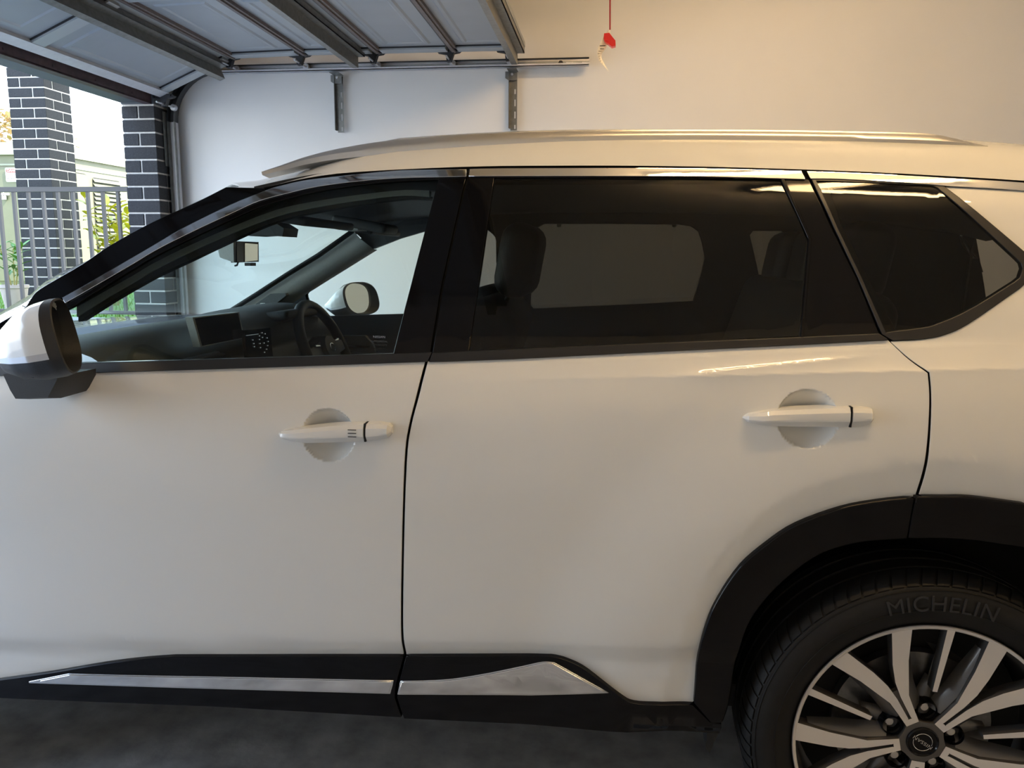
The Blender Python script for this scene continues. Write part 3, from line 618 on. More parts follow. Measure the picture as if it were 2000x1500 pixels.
panel('chrome_moulding', crv([(-0.3224,1.5485),(-0.2267,1.5489),(0.0564,1.5471),(0.2201,1.544),(0.395,1.5375)], 4) + crv([(0.4013,1.5224),(0.2197,1.5286),(0.0565,1.5314),(-0.2253,1.5334),(-0.3229,1.5335)], 4), 'chrome', rd, off=-.006, th=.012, grid=.05)
panel('belt_moulding', [(-0.3711,1.1509),(-0.2953,1.1564),(0.379,1.1992),(0.5277,1.2091),(0.5437,1.1992),(0.3847,1.1869),(0.1139,1.1679),(-0.201,1.1452),(-0.3766,1.1346)], 'satin_black', rd, off=-.006, th=.012, grid=.05)
rc = [(-0.4305,0.4729)] + crv([(-0.1194,0.4972),(-0.1015,0.498),(-0.0725,0.4923),(-0.0278,0.4733),(0.0413,0.4243),(0.0723,0.4094),(0.1286,0.4102),(0.1956,0.4122)], 4) + [(0.2344,0.3726),(0.2581,0.3707),(0.2574,0.3399),(0.1434,0.3399),(-0.1367,0.3262),(-0.4405,0.3175),(-0.4533,0.371),(-0.4486,0.4062)]
panel('door_cladding', rc, 'gloss_black', rd, off=-.014, th=.04, grid=.03)
rco = crv([(-0.4438,0.414),(-0.3887,0.4194),(-0.3305,0.4276),(-0.2614,0.4442),(-0.1719,0.4699),(-0.1259,0.4847),(-0.1012,0.4864)], 4) + [(0.0171,0.4324),(-0.08,0.415),(-0.1511,0.4037),(-0.4518,0.3813)]
panel('chrome_strip_edge', rco, 'bright_edge', rd, off=-.017, th=.006, grid=.05)
rci = crv([(-0.4409,0.4128),(-0.3883,0.4175),(-0.3302,0.4257),(-0.2611,0.4422),(-0.1717,0.4675),(-0.1257,0.4827),(-0.1033,0.4842)], 4) + [(0.0083,0.4342),(-0.0799,0.4195),(-0.1509,0.4084),(-0.4476,0.3861)]
panel('chrome_strip', rci, 'chrome', rd, off=-.0195, th=.004, grid=.03)
a1 = crv([(0.2024,0.4195),(0.2054,0.5338),(0.2175,0.6073),(0.2381,0.6668),(0.2779,0.7381),(0.3271,0.7896),(0.3793,0.831),(0.4624,0.8688),(0.5332,0.8865),(0.5923,0.8958)], 4)
a2 = crv([(0.5893,0.8154),(0.5035,0.803),(0.4312,0.7759),(0.371,0.7248),(0.3258,0.6696),(0.2917,0.6038),(0.2749,0.5138),(0.267,0.4235),(0.2571,0.3773)], 4)
panel('arch_trim', a1 + [(0.5915,0.8527)] + a2 + [(0.239,0.3758)], 'gloss_black', rd, off=-.016, th=.05, grid=.02, round_=.004)

# ---- rear quarter panel with its glass
q_out = crv([(0.552,1.1944),(0.5829,1.1646),(0.6155,1.1411)], 4) + crv([(0.616,1.1412),(0.6187,1.0999),(0.6186,1.0223),(0.6161,0.9514),(0.6097,0.9006)], 4)[1:] + crv([(0.612,0.898),(0.6612,0.8996),(0.708,0.9007),(0.8018,0.8917)], 3) + [pol(.549, a) for a in range(72, 6, -6)] + [(1.22, .42), (1.42, .45), (1.58, .60), (1.63, .95), (1.58, 1.15), (1.42, 1.42), (1.33, 1.475)] + [(0.967,1.477),(0.8283,1.4933),(0.6816,1.5027)] + [(0.8145,1.3698),(0.818,1.3419),(0.8082,1.3102)] + crv([(0.6966,1.2304),(0.6514,1.2081),(0.6064,1.1985),(0.5558,1.1945)], 4)
qp = panel('rear_quarter_panel', q_out, 'paint', car, grid=.022, fine=[(None, 1.08, 1.20, .004)])
qg = [(0.4242,1.5187),(0.5355,1.5148),(0.6559,1.507),(0.6651,1.502),(0.7947,1.3606),(0.8039,1.3497),(0.8055,1.3387),(0.7981,1.3208)] + crv([(0.7879,1.3128),(0.7005,1.2584),(0.6388,1.23),(0.6089,1.2216),(0.5405,1.2114)], 4) + [(0.5006,1.3175),(0.4582,1.4209)]
qf = [(0.4162,1.5218),(0.5347,1.5183),(0.6726,1.5082),(0.8117,1.3698),(0.8133,1.3418),(0.8055,1.3111)] + crv([(0.7943,1.3012),(0.6968,1.2338),(0.6515,1.2116),(0.6066,1.2019),(0.5551,1.1983)], 4) + [(0.5354,1.2097),(0.4965,1.3176),(0.4541,1.4208)]
panel('quarter_window_frame', qf, 'satin_black', qp, off=-.003, th=.016, holes=[qg], grid=.05)
panel('quarter_glass', qg, 'glass_dark', qp, off=.0, th=.004, grid=.06, round_=.0005)
panel('chrome_moulding', crv([(0.4075,1.5374),(0.534,1.5309),(0.6843,1.5212),(0.8295,1.5101),(1.0151,1.4902)], 4) + crv([(1.01,1.4744),(0.8262,1.4961),(0.6819,1.5065),(0.6329,1.5111),(0.482,1.5219),(0.4139,1.5234)], 4), 'chrome', qp, off=-.006, th=.012, grid=.05)
b1 = crv([(0.6005,0.8983),(0.6549,0.9004),(0.7013,0.9015),(0.7943,0.8923)], 4) + [pol(.543, a) for a in range(72, -2, -5)]
b2 = [pol(.47, a) for a in range(-2, 72, 5)] + crv([(0.807,0.8087),(0.6934,0.8197),(0.5968,0.8163)], 4)
panel('arch_trim', b1 + b2, 'gloss_black', qp, off=-.016, th=.05, grid=.02, round_=.004)

# ---- A-pillar cover, front wing
ac = [(-0.9001,1.5092),(-0.8084,1.5069),(-0.8028,1.5027)] + crv([(-0.8927,1.4673),(-0.9955,1.4153),(-1.0572,1.3777),(-1.127,1.3354),(-1.2058,1.2873),(-1.2635,1.2547),(-1.3341,1.2103),(-1.4256,1.1512)], 3) + crv([(-1.4794,1.1499),(-1.4096,1.1928),(-1.3554,1.2261),(-1.3418,1.2489),(-1.3232,1.2719),(-1.2313,1.3281),(-1.1694,1.3724),(-1.071,1.4284),(-0.9559,1.4812),(-0.9001,1.5092)], 4)[:-1]
panel('a_pillar_cover', ac, 'gloss_black', car, off=-.002, th=.02, grid=.04)
wing = [(-1.475, 1.062)] + [(-1.5419,0.312)] + [(-1.50, .33), (-1.60, .33)] + [(wx - 2.705 + .549 * math.cos(math.radians(a)), wz + .549 * math.sin(math.radians(a))) for a in range(0, 181, 8)] + [(-2.75, .42), (-2.84, .62), (-2.78, .86), (-2.5, .95), (-2.0, 1.01), (-1.7, 1.04)]
panel('front_wing', wing, 'paint', car, grid=.06)
# bonnet and nose
g = G(); rings = []
for x, z, hh in ((-1.50, 1.065, .06), (-1.75, 1.045, .07), (-2.1, 1.01, .075), (-2.5, .95, .06), (-2.78, .86, .03), (-2.90, .70, .01), (-2.92, .45, 0), (-2.85, .25, 0)):
    row = []
    for k in range(21):
        t = -1 + 2 * k / 20; y0 = S(x, z) + .004; row.append((x - (.16 * (1 - t * t) if x > -1.9 else .10 * (1 - t * t)), .92 + t * (.92 - y0), z + hh * (1 - t ** 4)))
    rings.append(row)
g.loft(rings, False); g.build('bonnet', 'paint', car)

# ---- roof
E_ = [(-0.9002,1.51),(-0.8543,1.5092),(-0.8087,1.509),(-0.7056,1.5318),(-0.5854,1.5458),(-0.3292,1.556),(-0.1128,1.5564),(0.0565,1.5545),(0.2211,1.5504),(0.4019,1.5431),(0.5363,1.5365),(0.6873,1.5267),(0.8336,1.516),(1.0206,1.4959)] + [(1.20, 1.475), (1.42, 1.43)]
E_ = crv(E_, 3); g = G(); rings = []; NS = 28
for (x, z) in E_:
    ye = S(x, z); w1 = _sm(-.97, -.48, x); rise = .058 + .060 * w1; kk = 1.7 + 5.3 * w1; fwd = .27 * (1 - _sm(-.95, -.1, x))
    row = []
    for k in range(2 * NS + 1):
        t = -1 + k / NS; s_ = 1 - abs(t); s_ = s_ ** 1.6
        row.append((x - fwd * (1 - (1 - s_) ** 2) ** 2, .92 + (1 if t > 0 else -1) * (.92 - ye) * (1 - s_), z + rise * ((1 - w1) * (1 - (1 - s_) ** 2) ** 1.5 + w1 * (1 - (1 - s_) ** (5.2 + 1.8 * _sm(-.55, -.05, x))))))
    rings.append(row)
g.loft(rings, False); roof = g.build('car_roof', 'paint', car, angle=60)
HEAD = rings[0]
rt = [(515, 336), (560, 318.5), (600, 305), (660, 290), (740, 276.5), (830, 268), (915, 262), (1125, 255), (1300, 253), (1500, 253.5), (1688, 256.6), (1813, 260.7), (1860, 269), (1895, 278), (1924, 286.6)]
RT = [(-0.855,0.33,1.5559),(-0.7951,0.33,1.5769),(-0.7425,0.33,1.5929),(-0.6646,0.33,1.6103),(-0.5624,0.33,1.6254),(-0.4493,0.33,1.6344),(-0.3441,0.33,1.6403),(-0.0902,0.33,1.6457),(0.1152,0.33,1.6457),(0.3436,0.33,1.6425),(0.5526,0.33,1.6367),(0.6887,0.33,1.6308),(0.7399,0.33,1.6212),(0.7782,0.33,1.611),(0.8099,0.33,1.6013)]
RB = [(-0.8485,0.315,1.5525),(-0.7894,0.315,1.5649),(-0.7372,0.315,1.5766),(-0.66,0.315,1.5881),(-0.5585,0.315,1.5968),(-0.4461,0.315,1.6047),(-0.3414,0.315,1.6103),(-0.089,0.315,1.616),(0.1153,0.315,1.6175),(0.3424,0.315,1.6142),(0.5502,0.315,1.6095),(0.6854,0.315,1.6044),(0.7357,0.315,1.6023),(0.773,0.315,1.6003),(0.8038,0.315,1.5986)]
RT = crv(RT, 4); RB = crv(RB, 4)
for sgn in (1, -1):
    g = G(); rings = []
    for (xt, _, zt), (xb, _, zb) in zip(RT, RB):
        h = max(zt - zb, .001); x = xb; yy = .318
        sec = [(yy - .012, zb - .006), (yy - .016, zb + .30 * h), (yy - .012, zb + .62 * h), (yy + .002, zb + .92 * h), (yy + .012, zb + h), (yy + .024, zb + .85 * h), (yy + .030, zb + .3 * h), (yy + .030, zb - .01)]
        rings.append([(x, (y if sgn > 0 else 1.84 - y), z) for y, z in sec])
    g.loft(rings, True, False, True); g.build('roof_rail', 'rail', roof, angle=40)

# ---- windscreen
AE = crv([(-0.9001,1.5092),(-0.9559,1.4812),(-1.071,1.4284),(-1.1694,1.3724),(-1.2313,1.3281),(-1.3232,1.2719),(-1.3554,1.2261),(-1.4096,1.1928),(-1.4794,1.1499),(-1.563,1.1043)], 3) + [(-1.62, 1.085)]
g = G(); rings = []; NA = len(AE)
for i, (x, z) in enumerate(AE):
    f = i / (NA - 1); ye = S(x, z) + .004; row = []
    for k in range(33):
        t = -1 + k / 16
        row.append((x - (.27 + .05 * f) * (1 - t * t) ** (2 - _sm(.36, .62, f)), .92 + t * (.92 - ye), z + (.058 * (1 - f) + .05 * f) * (1 - t * t) ** (1.5 - .7 * _sm(.36, .62, f))))
    rings.append(row)
g.loft(rings, False); ws = g.build('windscreen', 'glass_screen', car, angle=60)
# black printed border along its top and sides
g = G()
def wsp(i, k): return Vector(rings[i][k])
for i in range(NA - 1):
    for (k0, k1) in ((0, 1), (31, 32)): g.add([wsp(i, k0), wsp(i, k1), wsp(i + 1, k1), wsp(i + 1, k0)], [(0, 1, 2, 3)])
for k in range(32): g.add([wsp(0, k), wsp(0, k + 1), wsp(1, k + 1), wsp(1, k)], [(0, 1, 2, 3)])
g.v = [(p[0] + .004, p[1], p[2] - .003) for p in g.v]; g.build('screen_border', 'black', ws)

# ---- near mirror
def mirror_at(parent, far):
    prs = [(-1.1079,-0.12,1.2663),(-1.073,-0.12,1.1178),(-1.1191,-0.12,1.2651),(-1.0847,-0.12,1.1123),(-1.1421,-0.12,1.2576),(-1.1214,-0.12,1.105),(-1.1716,-0.12,1.2418),(-1.1622,-0.12,1.104),(-1.2023,-0.12,1.2164),(-1.198,-0.12,1.1105),(-1.2275,-0.12,1.191),(-1.2259,-0.12,1.1289),(-1.2471,-0.12,1.1675),(-1.247,-0.12,1.1464)]
    sta = [(prs[2 * i], prs[2 * i + 1]) for i in range(7)]; hw = [.098, .104, .104, .096, .080, .055, .020]; n = 40
    rings = []
    for ri, ((tp, bt), h_) in enumerate(zip(sta, hw)):
        ring = []
        for k in range(n):
            a = 2 * PI * k / n; c, s = math.cos(a), math.sin(a); ex = 2 / 2.7
            cc = math.copysign(abs(c) ** ex, c); ss = math.copysign(abs(s) ** ex, s); f = .5 + .5 * ss
            sweep_in = .06 * (1 - h_ / .104); sk = -.50 * h_ * cc * max(0, 1 - ri / 5)
            ring.append(Vector((bt[0] + (tp[0] - bt[0]) * f + sk, -.118 + h_ * cc + sweep_in, bt[2] + (tp[2] - bt[2]) * f)))
        rings.append(ring)
    fin = []
    for i in range(len(rings) - 1):
        for q in range(4): fin.append([rings[i][k].lerp(rings[i + 1][k], q / 4) for k in range(n)])
    fin.append(rings[-1])
    sections = {'mirror_housing': [], 'mirror_cap': [], 'indicator': []}
    for i in range(len(fin) - 1):
        zt = max(p.z for p in fin[i]); zb = min(p.z for p in fin[i])
        for k in range(n):
            l = (k + 1) % n; q = [fin[i][k], fin[i][l], fin[i + 1][l], fin[i + 1][k]]; f = (sum(p.z for p in q) / 4 - zb) / (zt - zb)
            nm = 'mirror_cap' if (f > .41 and i >= 4) or i >= 22 else ('indicator' if f > .31 and i >= 4 else 'mirror_housing')
            sections[nm].append(q)
    fl = (lambda p: Vector((p[0] - .045, 1.84 - p[1] + .03, p[2] - .035))) if far else (lambda p: Vector(p))
    hs = None
    for nm, mm in (('mirror_housing', 'plastic'), ('mirror_cap', 'paint'), ('indicator', 'indicator')):
        g = G()
        for q in sections[nm]:
            sc_ = 1.0; g.add([fl(p) for p in q], [(0, 1, 2, 3)])
        if nm == 'mirror_housing':
            r0 = fin[0]; c0 = sum(r0, Vector()) / n; r1 = [c0 + (p - c0) * .95 + Vector((.002, 0, .0)) for p in r0]; r2 = [c0 + (p - c0) * .93 - Vector((.032 - .12 * (p.z - c0.z), 0, 0)) for p in r0]
            g.loft([[fl(p) for p in r0], [fl(p) for p in r1], [fl(p) for p in r2]], True)
            hs = g.build(nm, mm, parent, angle=40)
            g = G(); g.add([fl(p) for p in r2], [tuple(range(n))]); g.build('mirror_face', 'mirror', hs, smooth=False)
        else: g.build(nm, mm, hs, angle=50)
    b0 = [(-1.2519,-0.05,1.0989),(-1.1295,-0.05,1.1041),(-1.1307,-0.05,1.0898),(-1.1553,-0.05,1.0515),(-1.2283,-0.05,1.0471),(-1.2385,-0.05,1.0647)]
    g = G(); c = sum((Vector(p) for p in b0), Vector()) / 6
    rr = [[(p[0], -.10, p[2] + .008) for p in b0], [(p[0], -.06, p[2]) for p in b0], [(c.x + (p[0] - c.x) * .96, .03, c.z + (p[2] - c.z) * .96) for p in b0]]
    g.loft([[fl(p) for p in r] for r in rr], True, False, True); g.build('mirror_foot', 'plastic', hs, angle=40)
    cp = [(-1.1159,-0.215,1.1305)][0]; g = G(); g.lathe([(0, -.004), (.006, -.003), (.010, .0), (.015, .004), (.016, .012)], fl((cp[0], -.19, cp[2])), n=20); g.build('camera_lens', 'gloss_black', hs)
    return hs
mirror_at(car, False); mirror_at(car, True)

# ---- door handles
def handle(parent, st, cap, marks):
    for nm, L_ in (('handle_bar', st), ('handle_cap', cap)):
        g = G(); rings = []; n = len(L_)
        for i, (x, zt, zb) in enumerate(L_):
            h = max(zt - zb, .0015); zc = (zt + zb) / 2; base = .004
            d = .034 if nm == 'handle_cap' else .034 * min(1, (.25 + i / 2.2))
            if nm == 'handle_cap' and i == n - 1: d = .022
            y0 = -.0 ; yo = y0 - d + .008
            sec = [(y0 + .012, zb), (yo + .010, zb + .02 * h), (yo + .001, zb + .30 * h), (yo, zb + .40 * h), (yo + .0015, zb + .72 * h), (yo + .008, zt - .06 * h), (y0 + .012, zt)]
            rings.append([(x, y, z) for y, z in sec])
        g.loft(rings, True, False, True); o = g.build('door_handle' if nm == 'handle_bar' else nm, 'paint', parent, angle=22)
        if nm == 'handle_bar': bar = o
    g = G(); x = (st[-1][0] + cap[0][0]) / 2; zt, zb = st[-1][1], st[-1][2]; g.box(x - .0018, x + .0018, -.021, .012, zb + .001, zt - .001); g.build('handle_joint', 'black', bar, smooth=False)
    if marks:
        for zz in (.30, .48, .66):
            z = zb + (zt - zb) * zz; g = G(); g.box(st[-1][0] - .032, st[-1][0] - .014, -.0272, -.0262, z - .0008, z + .0008); g.build('touch_mark', 'satin_black', bar, smooth=False)
hp = [(-0.6997,-0.012,0.9796),(-0.7001,-0.012,0.9718),(-0.6904,-0.012,0.9849),(-0.6912,-0.012,0.9665),(-0.6652,-0.012,0.9903),(-0.6662,-0.012,0.9635),(-0.6311,-0.012,0.9958),(-0.6323,-0.012,0.9613),(-0.5747,-0.012,1.0032),(-0.5758,-0.012,0.9644),(-0.5055,-0.012,1.0099),(-0.5065,-0.012,0.9691),(-0.5,-0.012,1.0101),(-0.5009,-0.012,0.9693),(-0.4746,-0.012,1.0109),(-0.4754,-0.012,0.973),(-0.4548,-0.012,1.0088),(-0.4554,-0.012,0.9786),(-0.4484,-0.012,1.0019),(-0.4486,-0.012,0.9866)]
hh = [(hp[2 * i][0], hp[2 * i][2], hp[2 * i + 1][2]) for i in range(10)]
handle(fd, hh[:6], hh[6:], True)
hp = [(0.266,-0.012,1.0468),(0.2664,-0.012,1.0391),(0.277,-0.012,1.0529),(0.278,-0.012,1.0338),(0.3032,-0.012,1.0588),(0.3047,-0.012,1.03),(0.3224,-0.012,1.063),(0.3243,-0.012,1.0297),(0.3707,-0.012,1.0675),(0.373,-0.012,1.0302),(0.4653,-0.012,1.0744),(0.4683,-0.012,1.0324),(0.47,-0.012,1.0751),(0.4731,-0.012,1.0325),(0.49,-0.012,1.0746),(0.4929,-0.012,1.0352),(0.5054,-0.012,1.0721),(0.5078,-0.012,1.0398),(0.5125,-0.012,1.0652),(0.5141,-0.012,1.0441)]
hh = [(hp[2 * i][0], hp[2 * i][2], hp[2 * i + 1][2]) for i in range(10)]
handle(rd, hh[:6], hh[6:], False)

# ---- sill bottom, mud flap, wheel housing, underbody
fl_ = [(0.2377,0.06,0.3258),(0.2663,0.06,0.3282),(0.2584,0.06,0.309),(0.2447,0.06,0.2682),(0.2352,0.06,0.2823)]; g = G(); g.prism(fl_, (0, .14, 0)); g.build('mud_flap', 'rubber', car, smooth=False)
g = G(); g.lathe([(.478, .03), (.478, .40), (0.0, .41)], WHEEL, n=60, a0=-.05, a1=PI + .02); g.build('wheel_housing', 'black', car)
g = G(); g.box(-2.6, .20, .16, 1.68, .30, .345); g.box(1.15, 1.5, .2, 1.64, .30, .40); g.box(.2, 1.15, .42, 1.42, .28, .36); g.build('underbody', 'black', car, smooth=False)
g = G(); g.box(-1.58, 1.45, .13, 1.71, .345, .40); g.build('cabin_floor', 'carpet', car, smooth=False)
g = G(); g.add([(1.40, .12, .4), (1.40, 1.72, .4), (1.66, 1.72, .62), (1.66, .12, .62), (1.66, .10, 1.05), (1.66, 1.74, 1.05), (1.60, .10, 1.14), (1.60, 1.74, 1.14)], [(0, 1, 2, 3), (3, 2, 5, 4), (4, 5, 7, 6)]); g.build('tailgate', 'paint', car, smooth=False)
g = G(); g.add([(1.60, .16, 1.14), (1.60, 1.68, 1.14), (1.42, 1.50, 1.46), (1.42, .34, 1.46)], [(0, 1, 2, 3)]); g.build('tailgate_glass', 'glass_dark', car, smooth=False)

# ---- rear wheel
def build_wheel(c, mirror=False):
    x0, y0, z0 = c; sg = 1
    def dish(r): return .022 * max(0, 1 - r / .262) ** .8
    g = G(); g.lathe([(.266, -.001), (.2675, .006), (.262, .012), (.252, .020), (.246, .060), (.235, .20), (.262, .235)], c, n=96)
    wh = g.build('wheel', 'gunmetal', car, angle=50)
    g = G(); g.lathe([(.2595, .0015), (.262, -.0005), (.266, -.0015), (.2672, .002)], c, n=96); g.build('rim_lip', 'alloy', wh)
    # tyre
    prof = [(.264, .014), (.272, .004), (.285, -.004), (.300, -.010), (.318, -.012), (.335, -.009), (.350, -.001), (.3575, .010), (.362, .020), (.3655, .030)]
    for gx in (.050, .055, .098, .105, .150, .157, .200, .205): pass
    y = .030; groove = [(.058, .066), (.105, .115), (.155, .165)]
    for (ga, gb) in groove: prof += [(.3675, ga), (.360, ga + .001), (.360, gb - .001), (.3675, gb)]
    prof += [(.3655, .195), (.355, .215), (.32, .236), (.28, .232), (.264, .225)]
    g = G(); g.lathe(prof, c, n=120); ty = g.build('tyre', 'tyre', wh, angle=25)
    # shoulder sipes as raised blocks between grooves
    nb = 78
    for k in range(nb):
        a = 2 * PI * k / nb; da = 2 * PI / nb * .80
        rows = []
        for (r, h) in ((.3535, .000), (.3600, .0095), (.3645, .020), (.3678, .032), (.3690, .055)):
            sh = -.9 * (h - .0) * 1.2
            rows.append([(x0 + r * math.cos(a + sh + q * da), y0 + h - .0012, z0 + r * math.sin(a + sh + q * da)) for q in (0, .5, 1)])
        low = [[(x0 + (r - .004) * math.cos(a + sh2 + q * da), y0 + h + .002, z0 + (r - .004) * math.sin(a + sh2 + q * da)) for q in (0, .5, 1)] for (r, h, sh2) in ((.3535, .0, 0), (.369, .055, -.0594))]
        vs = [p for r in rows for p in r]; fs = []
        for i in range(4):
            for q in range(2): fs.append((i * 3 + q, i * 3 + q + 1, i * 3 + q + 4, i * 3 + q + 3))
        n = len(vs)
        # side skirts
        sk = [[(x0 + (math.hypot(p[0] - x0, p[2] - z0) - .005) * math.cos(math.atan2(p[2] - z0, p[0] - x0)), p[1] + .003, z0 + (math.hypot(p[0] - x0, p[2] - z0) - .005) * math.sin(math.atan2(p[2] - z0, p[0] - x0))) for p in (r[0], r[2])] for r in rows]
        for r in sk: vs += r
        for i in range(4):
            fs.append((i * 3, (i + 1) * 3, n + (i + 1) * 2, n + i * 2)); fs.append((i * 3 + 2, (i + 1) * 3 + 2, n + (i + 1) * 2 + 1, n + i * 2 + 1))
        g = G(); g.add(vs, fs)
        if k == 0: TB = G()
        TB.add(vs, fs)
    tb = TB.build('tread_blocks', 'tyre', wh, angle=30); tb['kind'] = 'stuff'
    g = G()
    for rr in (.345, .306): g.lathe([(rr - .0012, -.0085 if rr < .33 else -.0035), (rr, -.0118 if rr < .33 else -.0060), (rr + .0012, -.0085 if rr < .33 else -.0025)], c, n=120)
    g.build('sidewall_ridge', 'tyre', wh, angle=80)
    def bend(v):
        r = .3185 + v.y; th = math.radians(90) - v.x / .3185
        return Vector((x0 + r * math.cos(th), y0 - .0135 - v.z, z0 + r * math.sin(th)))
    text('MICHELIN', .046, 'tyre_letter', wh, 'tyre_lettering', None, .0012, space=1.05, bend=bend)
    # spokes
    def P3(r, deg, dy=0): return Vector((x0 + r * math.cos(math.radians(deg)), y0 + dish(r) + dy, z0 + r * math.sin(math.radians(deg))))
    def plate(gg, pts, A, depth, taper=.0, mi=0, ms=1):
        top = [P3(r, A + d) for r, d in pts]; n = len(top); low = [p + Vector((0, depth, 0)) for p in top]
        gg.add(top, [tuple(range(n))], mi); vs = top + low; gg.add(vs, [(i, (i + 1) % n, n + (i + 1) % n, n + i) for i in range(n)], ms)
    def quad_strip(gg, La, Lb, A, depth, mi=0, ms=1):
        n = len(La); a = [P3(r, A + d) for r, d in La]; b = [P3(r, A + d) for r, d in Lb]; D = Vector((0, depth, 0))
        gg.add(a + b, [(i, i + 1, n + i + 1, n + i) for i in range(n - 1)], mi)
        for L_ in (a, b):
            gg.add(L_ + [p + D for p in L_], [(i, i + 1, n + i + 1, n + i) for i in range(n - 1)], ms)
        for (p, q) in ((a[0], b[0]), (a[-1], b[-1])): gg.add([p, q, q + D, p + D], [(0, 1, 2, 3)], ms)
    for k in range(5):
        A = 120 + 72 * k; g = G()
        for s in (1, -1):
            outer = [(.2655, 19.6), (.190, 15.9), (.112, 10.6), (.080, 12.0), (.047, 16.5)]; inner = [(.2655, 10.9), (.190, 6.2), (.149, 3.2), (.112, 2.0), (.060, 2.9)]
            quad_strip(g, [(r, s * d) for r, d in outer], [(r, s * d) for r, d in inner], A, .030)
        # bridge at the hub end
        quad_strip(g, [(.060, 14.2), (.047, 16.5)], [(.060, -14.2), (.047, -16.5)], A, .03)
        sp = g.build('double_spoke', ['alloy', 'gunmetal'], wh, smooth=False)
        g = G(); quad_strip(g, [(.125, 2.4), (.058, 3.0)], [(.125, -2.4), (.058, -3.0)], A, .012, 1, 1); g.v = [(p[0], p[1] + .009, p[2]) for p in g.v]; g.build('spoke_slot', ['alloy', 'gunmetal'], sp, smooth=False)
        # sculpted shoulder behind each arm
        g = G()
        for s in (1, -1):
            n = 6; rows = []
            for (r, d1, d2, dd) in ((.235, 17.5, 19.5, .030), (.18, 15, 20.5, .036), (.125, 11.5, 22, .038), (.095, 12, 26, .036), (.07, 14, 34, .030)):
                rows.append([P3(r, A + s * d1, .010), P3(r, A + s * (d1 * .4 + d2 * .6), .016), P3(r, A + s * d2, dd)])
            g.loft(rows, False)
        g.build('spoke_shoulder', 'gunmetal', sp, angle=60)
        B = A + 36; g = G(); quad_strip(g, [(.2655, 1.75), (.118, 2.3)], [(.2655, -1.6), (.118, -2.3)], B, .028); g.build('thin_spoke', ['alloy', 'gunmetal'], wh, smooth=False)
        g = G(); rows = []
        for (r, hw, dy) in ((.135, 2.5, .036), (.115, 6, .034), (.085, 14, .032), (.060, 22, .030), (.042, 30, .028)): rows.append([P3(r, B - hw, dy + .012), P3(r, B - hw * .4, dy), P3(r, B + hw * .4, dy), P3(r, B + hw, dy + .012)])
        g.loft(rows, False); g.build('hub_web', 'gunmetal', wh, angle=60)
        q = P3(.066, B); g = G(); g.lathe([(.0225, .03), (.0215, .004), (.0195, .0), (.0180, .003), (.017, .04), (0, .04)], (q.x, q.y + .008, q.z), n=24); g.build('lug_hole', 'gloss_black', wh, angle=40)
        g = G(); g.lathe([(0, .0), (.008, .001), (.0095, .005), (.0095, .03)], (q.x, q.y + .024, q.z), n=14); g.build('lug_nut', 'alloy', wh, angle=40)
    hubc = (x0, y0 + .0215, z0)
    g = G(); pts = []
    for k in range(5):
        A = 120 + 72 * k
        for d in (-17, 17, 30, 42): pts.append((.047 if abs(d) < 20 else .0435, A + d))
    top = [Vector((x0 + r * math.cos(math.radians(d)), hubc[1] - .001, z0 + r * math.sin(math.radians(d)))) for r, d in pts]; g.prism(top, (0, .05, 0)); g.build('hub', 'gunmetal', wh, angle=30)
    g = G(); g.lathe([(0, -.003), (.024, -.003), (.028, -.0035), (.0300, -.006), (.0325, -.004), (.033, .004)], hubc, n=48); cap_ = g.build('centre_cap', ['gloss_black'], wh)
    g = G(); R_ = .0190
    for (aa, ab) in ((160, 318), (-20, 138)):
        L_ = [(x0 + R_ * math.cos(math.radians(aa + (ab - aa) * q / 24)), hubc[1] - .0038, z0 + R_ * math.sin(math.radians(aa + (ab - aa) * q / 24))) for q in range(25)]; g.tube(L_, .0007, 6)
    g.build('emblem_ring', 'chrome', cap_)
    mw = Matrix.Translation((x0, hubc[1] - .0036, z0)) @ Matrix.Rotation(-math.radians(148), 4, 'Y') @ Matrix.Rotation(PI / 2, 4, 'X') @ Matrix.Scale(1.25, 4, (1, 0, 0))
    text('NISSAN', .0105, 'chrome', cap_, 'emblem_lettering', mw, .0004, space=1.05)
    g = G(); g.lathe([(.075, .09), (.165, .09), (.165, .115), (.075, .115)], c, n=64); g.build('brake_disc', 'disc', wh)
    g = G(); g.lathe([(.10, .075), (.172, .075), (.176, .085), (.176, .13), (.10, .13)], c, n=16, a0=math.radians(20), a1=math.radians(80)); g.build('brake_caliper', 'gunmetal', wh)
    g = G(); g.lathe([(0, .12), (.235, .125)], c, n=48); g.build('brake_backing', 'black', wh)
    return wh
rw = build_wheel(WHEEL)
def copy_wheel(dx, dy, flip):
    def cp(o, par):
        c = o.copy(); col.objects.link(c); c.parent = par
        return c
    r = cp(rw, car); r.matrix_parent_inverse = rw.matrix_parent_inverse.copy()
    if flip: r.location = (dx, 2 * wy + dy, 0); r.scale = (1, -1, 1)
    else: r.location = (dx, dy, 0)
    for ch in rw.children: cp(ch, r).matrix_parent_inverse = ch.matrix_parent_inverse.copy()
copy_wheel(-2.705, .0, False); copy_wheel(0, 1.84, True); copy_wheel(-2.705, 1.84, True)

